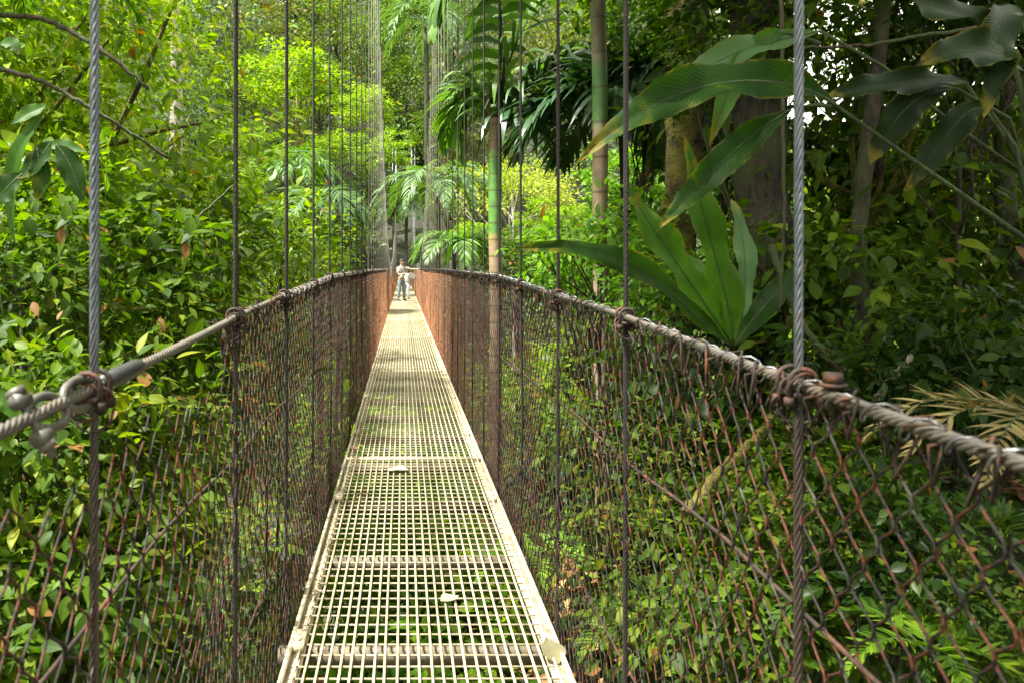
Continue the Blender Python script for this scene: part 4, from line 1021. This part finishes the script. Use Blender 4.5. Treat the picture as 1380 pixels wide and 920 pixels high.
# ------------------------------------------------------------------ long strap leaves
def strap(path,w,parent,mat,seed,origin,wave=.42,base_w=.12,fold=.25,side=None,peak=.5):
    g=np.random.default_rng(seed); P=np.array([tuple(p) for p in path]); n=40; k=len(P)-1; t=np.linspace(0,1,n); B=np.zeros((n,3))
    for i in range(k+1): B+=math.comb(k,i)*((1-t)**(k-i)*t**i)[:,None]*P[i]
    T=unit(np.gradient(B,axis=0))
    ref=np.array(side if side is not None else (0,-1,.35),float)      # blade normal hint
    X=unit(np.cross(T,ref)); Z=np.cross(X,T)
    prof=np.clip(base_w+(1-base_w)*np.sin(math.pi*np.clip(t**(math.log(.5)/math.log(peak)),0,1)),0,1)*np.clip((1-t)/.06,0,1)**.5
    ss=np.linspace(-1,1,9); V=[];UV=[]
    ph=g.random()*6
    for i in range(n):
        for s_ in ss:
            wz_=wave*w*(abs(s_)**2)*math.sin(t[i]*16+ph+2.2*np.sign(s_))*.5
            jag=1-.10*(abs(s_)>.9)*abs(math.sin(t[i]*37+ph*3))
            p=B[i]+X[i]*s_*w*.5*prof[i]*jag+Z[i]*(abs(s_)*fold*w*.5*prof[i]+wz_*prof[i])
            V.append(p); UV.append((s_*.5+.5,t[i]))
    V=np.array(V)-np.array(origin); F=[]
    for i in range(n-1):
        for j in range(8): F.append((i*9+j,i*9+j+1,i*9+j+10,i*9+j+9))
    me=mesh_from('leaf',V,np.array(F).ravel(),[4]*len(F),[mat],True)
    uvl=me.uv_layers.new(name='UVMap'); li=np.array(F).ravel(); uvl.data.foreach_set('uv',np.array(UV)[li].ravel())
    o=link('leaf',me,parent)
    m=MB(); m.tube(B-np.array(origin)-Z*w*.015,np.linspace(w*.045,w*.012,n),5); m.build('midrib',M['stem'],o,True)
    return o
bo=W(990,470,3.3)
nest=empty('birds_nest_fern',tuple(bo),'bird-nest fern with broad upright glossy strap leaves on the shaded trunk, over the right rail','fern')
for i,(pth,w,mt_,pk) in enumerate([
 ([W(988,462,3.3),W(985,400,3.2),W(955,330,3.15),W(940,260,3.1),W(922,185,3.1)],.16,'strap',.42),
 ([W(985,462,3.3),W(945,400,3.1),W(895,330,3.0),W(870,300,3.0),W(846,250,3.0)],.15,'strap',.45),
 ([W(992,462,3.4),W(1010,400,3.4),W(1008,340,3.5),W(998,300,3.5),W(985,268,3.6)],.10,'strap_pale',.5),
 ([W(985,465,3.3),W(930,430,3.0),W(880,340,2.8),W(800,325,2.7),W(688,336,2.7)],.105,'strap_dark',.5),
 ([W(990,465,3.3),W(1010,430,3.3),W(1060,380,3.6),W(1090,350,3.9)],.12,'strap_dark',.5),
 ([W(988,462,3.3),W(960,430,3.5),W(930,360,3.9),W(915,330,4.2)],.15,'strap',.5)]):
    strap(pth,w,nest,M[mt_],60+i,tuple(bo),peak=pk)
ao=W(1385,330,2.5)
arch=empty('arching_plant',tuple(ao),'plant with very long dark pointed leaves arching in from the upper right edge','plant')
for i,(stem,pth,w,mt_,pk) in enumerate([
 ([W(1385,325,2.5),W(1300,265,2.5),W(1200,195,2.45),W(1130,145,2.4)],[W(1132,146,2.4),W(1060,85,2.35),W(930,105,2.3),W(870,130,2.25),W(773,224,2.25)],.15,'strap_dark',.45),
 ([W(1130,145,2.45),W(1100,142,2.5),W(1070,146,2.5)],[W(1066,148,2.5),W(1010,180,2.5),W(975,215,2.5),W(930,260,2.45),W(884,312,2.4)],.115,'strap_dark',.45),
 ([W(1385,240,2.7),W(1280,165,2.7),W(1190,90,2.7),W(1105,42,2.7)],[W(1105,42,2.7),W(1050,60,2.7),W(990,50,2.7),W(930,110,2.7),W(855,150,2.7)],.11,'strap_pale',.5),
 ([W(1385,240,2.7),W(1350,180,2.6),W(1300,110,2.6)],[W(1305,112,2.6),W(1260,100,2.5),W(1210,120,2.5),W(1150,110,2.4),W(1110,135,2.4)],.10,'strap_deep',.5),
 ([W(1385,240,2.7),W(1360,160,2.6),W(1290,120,2.6)],[W(1288,120,2.6),W(1240,110,2.5),W(1205,160,2.5),W(1185,190,2.5),W(1172,222,2.5)],.12,'strap_deep',.5),
 ([W(1385,200,2.4),W(1375,120,2.4),W(1360,60,2.4)],[W(1360,60,2.4),W(1330,10,2.3),W(1260,20,2.3),W(1220,0,2.2),W(1180,-30,2.2)],.125,'strap_deep',.5),
 ([W(1385,200,2.4),W(1385,150,2.4),W(1380,100,2.3)],[W(1380,100,2.3),W(1360,60,2.2),W(1320,70,2.1),W(1270,60,2.1),W(1235,90,2.1)],.12,'strap_deep',.5),
 ([W(1385,280,2.6),W(1370,200,2.6),W(1335,150,2.6)],[W(1335,150,2.6),W(1300,130,2.6),W(1285,180,2.6),W(1250,210,2.6),W(1215,265,2.6)],.11,'strap_deep',.5),
 ([W(1385,200,2.4),W(1390,100,2.4),W(1380,20,2.4)],[W(1380,20,2.4),W(1350,0,2.3),W(1330,40,2.2),W(1340,110,2.2),W(1325,160,2.2)],.125,'strap_deep',.5),
 ([W(1105,60,2.7),W(1080,50,2.7),W(1060,45,2.7)],[W(1060,45,2.7),W(1030,40,2.7),W(1000,80,2.7),W(975,130,2.7),W(955,200,2.7)],.10,'strap',.5)]):
    m=MB(); o3=Vector(ao); P=[Vector(p)-o3 for p in stem]; m.tube(P,np.linspace(.009,.0055,len(P)),6); m.build('leaf_stem',M['stem'],arch,True)
    strap(pth,w,arch,M[mt_],90+i,tuple(ao),peak=pk,base_w=.05,fold=.35)
lo=W(20,330,3.0)
lp=empty('broad_leaf_plant',tuple(lo),'plant with large oval leaves, some dark, some glowing, at the left edge','plant')
for i,(pth,w,mt_) in enumerate([
 ([W(20,330,3),W(5,250,3),W(10,190,3),W(60,158,3),W(60,150,3)],.07,'strap'),
 ([W(62,200,3),W(75,190,3),W(100,200,3),W(118,205,3)],.055,'strap'),
 ([W(16,168,3),W(35,150,3),W(55,148,3),W(62,142,3)],.07,'strap'),
 ([W(70,190,2.8),W(60,205,2.8),W(40,235,2.8),W(20,240,2.8)],.09,'strap_dark'),
 ([W(30,235,2.8),W(10,250,2.8),W(0,265,2.8),W(-10,280,2.8)],.12,'strap_dark'),
 ([W(75,195,2.8),W(95,215,2.8),W(105,245,2.8),W(112,275,2.8)],.10,'strap_dark'),
 ([W(50,200,2.8),W(55,225,2.8),W(60,250,2.8),W(48,272,2.8)],.09,'strap_dark'),
 ([W(0,60,3.2),W(15,55,3.2),W(22,62,3.2),W(25,75,3.2)],.07,'strap'),
 ([W(-15,540,2.4),W(5,530,2.4),W(15,545,2.4),W(25,570,2.4)],.07,'strap')]):
    strap(pth,w,lp,M[mt_],190+i,tuple(lo),peak=.45,base_w=.02,fold=.2,wave=.1)

# ferns on the right bank
def fern(px,py,Y,L_,n,mat,label,seed,dirs=None,lw=.016,ll=None):
    c=W(px,py,Y); root=empty('fern',tuple(c),label,'fern','ferns on the right bank'); g=random.Random(seed)
    for i in range(n):
        a=(i*2.399+g.uniform(-.3,.3)) if dirs is None else dirs[i]
        d=Vector((math.cos(a),math.sin(a),0)); k=L_*g.uniform(.8,1.15)
        palm_frond([c,c+d*.35*k+Vector((0,0,.35*k)),c+d*.8*k+Vector((0,0,.25*k)),c+d*1.05*k+Vector((0,0,-.12*k))],root,M[mat],seed*13+i,rr=.004,origin=tuple(c),nl=26,ll=ll or .28*L_,lw=lw,droop=.25,start=.15)
    return root
fern(1425,590,1.9,.38,3,'tan','withered tan fern frond above the right rail at the right edge',5,dirs=[3.2,2.7,3.7,2.2],ll=.10,lw=.011)
fern(1180,820,2.6,.34,7,'deep','green fern behind the netting, lower right',6)
fern(1300,720,2.8,.4,7,'deep','dark green fern on the litter behind the right netting',7)
fern(1080,780,3.3,.45,7,'mid','fern just right of the nearest right hanger, low',8)
fern(1250,880,2.2,.26,6,'mid','small fern at the bottom right on the brown litter',9)
fern(900,860,3.8,.5,7,'mid','fern at the bottom between first and second right hangers',10)
fern(1120,620,3.5,.4,6,'mid','fern just under the right rail past the bolt',11)
fern(730,760,5.6,.5,7,'fresh','fern poking out beside the right edge of the deck',12)

# ------------------------------------------------------------------ people
def skin_body(name,verts,edges,radii,mat,parent,sub=2,root=0):
    me=bpy.data.meshes.new(name); me.from_pydata([tuple(v) for v in verts],edges,[]); 
    o=bpy.data.objects.new(name,me); COL.objects.link(o)
    sk=o.modifiers.new('s','SKIN'); sk.use_smooth_shade=True
    sb=o.modifiers.new('b','SUBSURF'); sb.levels=sub; sb.render_levels=sub
    if not me.skin_vertices: me.skin_vertices.new()
    for i,r_ in enumerate(radii):
        me.skin_vertices[0].data[i].radius=(r_,r_) if np.isscalar(r_) else r_
        me.skin_vertices[0].data[i].use_root=(i==root)
    dg=bpy.context.evaluated_depsgraph_get(); ev=o.evaluated_get(dg); nm=bpy.data.meshes.new_from_object(ev)
    o.modifiers.clear(); o.data=nm; nm.name=name; nm.materials.clear(); nm.materials.append(mat)
    for p in nm.polygons: p.use_smooth=True
    o.parent=parent; return o
skinm=plain('skin',(.42,.25,.17),.5); hairm=plain('hair',(.012,.010,.010),.6); shoe=plain('shoe_dark',(.05,.04,.035),.6)
def ellipsoid(c,r,n=10,mth=8):
    V=[];F=[]
    for i in range(mth+1):
        ph=math.pi*i/mth
        for j in range(n):
            a=2*math.pi*j/n; V.append((c[0]+r[0]*math.sin(ph)*math.cos(a),c[1]+r[1]*math.sin(ph)*math.sin(a),c[2]+r[2]*math.cos(ph)))
    for i in range(mth):
        for j in range(n): F.append((i*n+j,(i+1)*n+j,(i+1)*n+(j+1)%n,i*n+(j+1)%n))
    return V,np.array(F)
def person(loc,rz,h,label,shirt,trou,rhand,lhand,lean=(0,0),cap=None,stance=.1,head_turn=(0,0)):
    """local frame: the person faces -y; x to the viewer's right. rhand / lhand: local hand targets"""
    s=h/1.73; root=empty('person',loc,label,'person','visitors on the bridge',rz)
    lx,ly=lean
    def v(x,y,z): 
        k=max(0,(z-.9)/.8); return (s*(x+lx*k),s*(y+ly*k),s*z)
    V=[v(0,0,.95),v(0,0,1.08),v(0,0,1.25),v(0,.005,1.40),v(0,-.005,1.50),v(0,-.02,1.565),v(0,-.03,1.64),v(0,-.025,1.70)]
    Rr=[(.15,.11),(.13,.095),(.145,.105),(.12,.09),(.052,.052),(.07,.075),(.078,.092),(.055,.065)]
    E=[(i,i+1) for i in range(7)]
    def add(p,r_,par): V.append(tuple(p)); Rr.append(r_); E.append((par,len(V)-1)); return len(V)-1
    joints={}
    for sd,hand in ((-1,lhand),(1,rhand)):
        sh=add(v(sd*.165,0,1.39),.052*s,3); S_=np.array(V[sh]); Hn=np.array(hand)*s
        d=Hn-S_; L_=np.linalg.norm(d); ua=.29*s; fa=.26*s; 
        if L_>ua+fa-.005: Hn=S_+d/L_*(ua+fa-.005); d=Hn-S_; L_=np.linalg.norm(d)
        a=(ua*ua-fa*fa+L_*L_)/(2*L_); hh=math.sqrt(max(0,ua*ua-a*a)); u=d/L_
        pole=np.array([sd*.6,.5,-.7]); pole-=u*np.dot(pole,u); pole/=np.linalg.norm(pole)
        el=S_+u*a+pole*hh
        e=add(el,.036*s,sh); w=add(Hn,.024*s,e)
        # hand: palm with fingers and thumb
        fd=(Hn-el)/np.linalg.norm(Hn-el); pm=add(Hn+fd*.05*s,(.034*s,.018*s),w)
        nrm=np.cross(fd,np.array([0,0,1.])); nrm/=np.linalg.norm(nrm)+1e-6; lat=np.cross(fd,nrm)
        for q,(o_,l_) in enumerate(((-.028,.06),(-.009,.07),(.01,.066),(.028,.052))):
            k1=add(Hn+fd*(.09*s)+lat*o_*s,.009*s,pm); add(Hn+fd*(.09+l_*.9)*s+lat*o_*1.1*s+np.array([0,0,-.02*s]),.007*s,k1)
        t1=add(Hn+fd*.03*s-lat*.045*s,.010*s,w); add(Hn+fd*.065*s-lat*.06*s,.008*s,t1)
        joints[sd]=(S_,el,Hn)
        hp=add(v(sd*.09,0,.88),.085*s,0); kn=add((s*sd*(.09+stance*.5),-.02*s,.48*s),.058*s,hp); an=add((s*sd*(.09+stance),.02*s,.09*s),.038*s,kn)
        ft=add((s*sd*(.10+stance),-.11*s,.035*s),.032*s,an); joints[('l',sd)]=(V[hp],V[kn],V[an],V[ft])
    b=skin_body('body',V,E,[tuple(x*s for x in r_) if not np.isscalar(r_) else r_ for r_ in Rr],skinm,root,1)
    # shirt
    V2=[v(0,0,.92),v(0,0,1.08),v(0,0,1.25),v(0,.005,1.41),v(0,0,1.455)]; R2=[(.172*s,.13*s),(.155*s,.115*s),(.165*s,.122*s),(.135*s,.105*s),(.07*s,.07*s)]; E2=[(0,1),(1,2),(2,3),(3,4)]
    for sd in (-1,1):
        S_,el,Hn=joints[sd]; V2.append(tuple(S_)); R2.append((.066*s,.066*s)); E2.append((3,len(V2)-1)); V2.append(tuple(S_+(np.array(el)-S_)*.75)); R2.append((.06*s,.06*s)); E2.append((len(V2)-2,len(V2)-1))
    skin_body('shirt',V2,E2,R2,shirt,root,1)
    V3=[v(0,0,.96),v(0,0,.90)]; R3=[(.165*s,.122*s),(.16*s,.118*s)]; E3=[(0,1)]
    for sd in (-1,1):
        a_,b_,c_,d_=joints[('l',sd)]
        for p,r_ in ((a_,.105),(b_,.08),((c_[0],c_[1],c_[2]+.0),.068)):
            V3.append(tuple(p)); R3.append((r_*s,r_*s)); E3.append((1 if p is a_ else len(V3)-2,len(V3)-1))
    skin_body('trousers',V3,E3,R3,trou,root,1)
    for sd in (-1,1):
        c_,d_=joints[('l',sd)][2:]
        m=MB(); m.tube([(c_[0],c_[1]+.06*s,.045*s),(c_[0],c_[1],.055*s),(d_[0],d_[1]+.03*s,.045*s),(d_[0],d_[1]-.04*s,.035*s)],[.035*s,.045*s,.042*s,.028*s],8); m.build('shoe',shoe,root,True)
    # hair or cap, eyes, nose and ears sit on the head
    hx,hy,hz=v(0,-.025,1.655)
    m=MB(); Vv,F=ellipsoid((hx,hy+.012*s,hz+.02*s),(.088*s,.103*s,.095*s)); Vv=np.array(Vv); cut=Vv[:,2]<hz+.0*s; Vv[cut&(Vv[:,1]<hy),1]=hy-.02*s; m.add(Vv,F,[4]*len(F)); m.build('hair',cap or hairm,root,True)
    m=MB()
    for sd in (-1,1):
        Vv,F=ellipsoid((hx+sd*.03*s,hy-.088*s,hz-.012*s),(.011*s,.008*s,.007*s),6,5); m.add(Vv,F,[4]*len(F))
    m.build('eyes',hairm,root,True)
    m=MB(); m.tube([(hx,hy-.088*s,hz-.012*s),(hx,hy-.112*s,hz-.045*s),(hx,hy-.09*s,hz-.05*s)],[.008*s,.014*s,.008*s],6)
    for sd in (-1,1):
        Vv,F=ellipsoid((hx+sd*.082*s,hy,hz-.02*s),(.01*s,.02*s,.03*s),6,6); m.add(Vv,F,[4]*len(F))
    m.build('nose_and_ears',skinm,root,True)
    return root,s,v
shirt_b=plain('shirt_cream',(.62,.60,.52),.8); jeans=plain('jeans_grey_blue',(.20,.25,.26),.8)
cap_m=plain('cap_dark',(.025,.025,.04),.7)
p1,s1,v1=person((-.06,31.5,0),0.55,1.74,'man in dark cap and cream shirt on the far deck, one hand on the rail',shirt_b,jeans,(.588,-.36,1.33),(-.05,-.27,1.14),stance=.05,cap=cap_m)
# backpack straps and bag
bagm=plain('bag_khaki',(.32,.29,.2),.8); bagd=plain('bag_dark',(.05,.055,.06),.8)
bp_=empty('backpack',(-.06,31.5,0),'dark backpack on the back of the man in the cap, straps over his shoulders','bag'); bp_.rotation_euler=(0,0,.55)
m=MB(); Vv,F=ellipsoid((0,.19,1.2),(.15,.10,.23),12,10); m.add(Vv,F,[4]*len(F)); m.build('pack',bagd,bp_,True)
m=MB()
for sd in (-1,1): m.tube([(sd*.09,.14,1.42),(sd*.10,.02,1.475),(sd*.10,-.105,1.42),(sd*.11,-.14,1.25),(sd*.13,-.06,1.08),(sd*.12,.12,1.03)],.018,6)
m.build('strap',bagd,bp_,True)
sb_=empty('shoulder_bag',(-.06,31.5,0),'khaki waist bag hanging at the front of the man in the cap','bag'); sb_.rotation_euler=(0,0,.55)
m=MB(); Vv,F=ellipsoid((-.09,-.19,1.0),(.11,.06,.12),10,8); m.add(Vv,F,[4]*len(F)); m.build('pouch',bagm,sb_,True)
m=MB(); m.tube([(-.16,-.16,1.08),(-.06,-.15,1.25),(.08,-.10,1.43),(.10,.05,1.46)],.012,5); m.build('strap',bagd,sb_,True)
shirt_w=plain('shirt_white',(.75,.75,.78),.8); trou_l=plain('trousers_lilac',(.62,.58,.72),.8)
p2,s2,v2=person((.17,33.3,0),-.5,1.36,'smaller person in white top and lilac trousers standing behind the man in the cap',shirt_w,trou_l,(.36,-.2,1.32),(-.05,-.3,1.1),stance=.04)
mp=MB(); 
V=[];n=6
for i in range(n):
    for j in range(n): V.append((.16*(i/(n-1)-.5)*2,.02*math.sin(i*1.3+j),.11*(j/(n-1)-.5)*2))
F=[(i*n+j,(i+1)*n+j,(i+1)*n+j+1,i*n+j+1) for i in range(n-1) for j in range(n-1)]
V=np.array(V); V2=V.copy(); V2[:,1]+=.012
mp.add(V,np.array(F),[4]*len(F)); mp.add(V2,np.array(F)[:,::-1],[4]*len(F))
o=mp.build('plastic_bag',plain('bag_white',(.8,.8,.8),.5),None,True); o.location=(.40,32.6,1.06); o.rotation_euler=(.3,.4,.2); tag(o,'crumpled white bag held out beside the right rail by the smaller person','bag')

# ------------------------------------------------------------------ light
SUN_EL,SUN_AZ=63,-108       # azimuth from +y towards +x (deg): the sun stands up to the left and ahead
w=bpy.data.worlds.new("World"); scene.world=w; w.use_nodes=True
nt=w.node_tree; bg=nt.nodes['Background']; sky=nt.nodes.new('ShaderNodeTexSky'); sky.sky_type='NISHITA'; sky.sun_disc=False
sky.sun_elevation=R(SUN_EL); sky.sun_rotation=R(SUN_AZ); sky.air_density=1.2; sky.dust_density=4.0; sky.ozone_density=1.0
tc=nt.nodes.new('ShaderNodeTexCoord'); cn=nt.nodes.new('ShaderNodeTexNoise'); cn.inputs['Scale'].default_value=2.2; cn.inputs['Detail'].default_value=6
nt.links.new(tc.outputs['Generated'],cn.inputs['Vector']); cr_=ramp(nt.nodes,[(.34,(.6,.6,.6)),(.48,(1,1,1))]); nt.links.new(cn.outputs['Fac'],cr_.inputs['Fac'])
cm=nt.nodes.new('ShaderNodeMix'); cm.data_type='RGBA'; nt.links.new(cr_.outputs['Color'],cm.inputs[0]); nt.links.new(sky.outputs[0],cm.inputs[6]); cm.inputs[7].default_value=(4.3,4.15,3.6,1)   # bright white cloud
nt.links.new(cm.outputs[2],bg.inputs[0]); bg.inputs[1].default_value=.15
sl=bpy.data.lights.new('sun','SUN'); sl.energy=4.6; sl.angle=R(3.5); sl.color=(1,.96,.88)
so=bpy.data.objects.new('sun',sl); COL.objects.link(so)
d=Vector((math.sin(R(SUN_AZ))*math.cos(R(SUN_EL)),math.cos(R(SUN_AZ))*math.cos(R(SUN_EL)),math.sin(R(SUN_EL))))
so.rotation_euler=d.to_track_quat('Z','Y').to_euler(); so.location=(0,0,40)

# ------------------------------------------------------------------ camera
cam=bpy.data.cameras.new('camera'); co=bpy.data.objects.new('camera',cam); COL.objects.link(co)
co.location=(0,0,EYE); co.rotation_euler=(R(90),0,0)
cam.sensor_width=36; cam.lens=36*FPX/1380
cam.shift_x=(690-543)/1380; cam.shift_y=-(460-358)/1380
cam.clip_start=.05; cam.clip_end=2000
cam.dof.use_dof=True; cam.dof.focus_distance=6.5; cam.dof.aperture_fstop=6.3
scene.camera=co
scene.view_settings.view_transform='Standard'; scene.view_settings.look='None'; scene.view_settings.gamma=1
scene.view_settings.exposure=2.25
scene.render.engine='CYCLES'
scene.cycles.max_bounces=6; scene.cycles.diffuse_bounces=3; scene.cycles.glossy_bounces=2; scene.cycles.transmission_bounces=4; scene.cycles.transparent_max_bounces=4
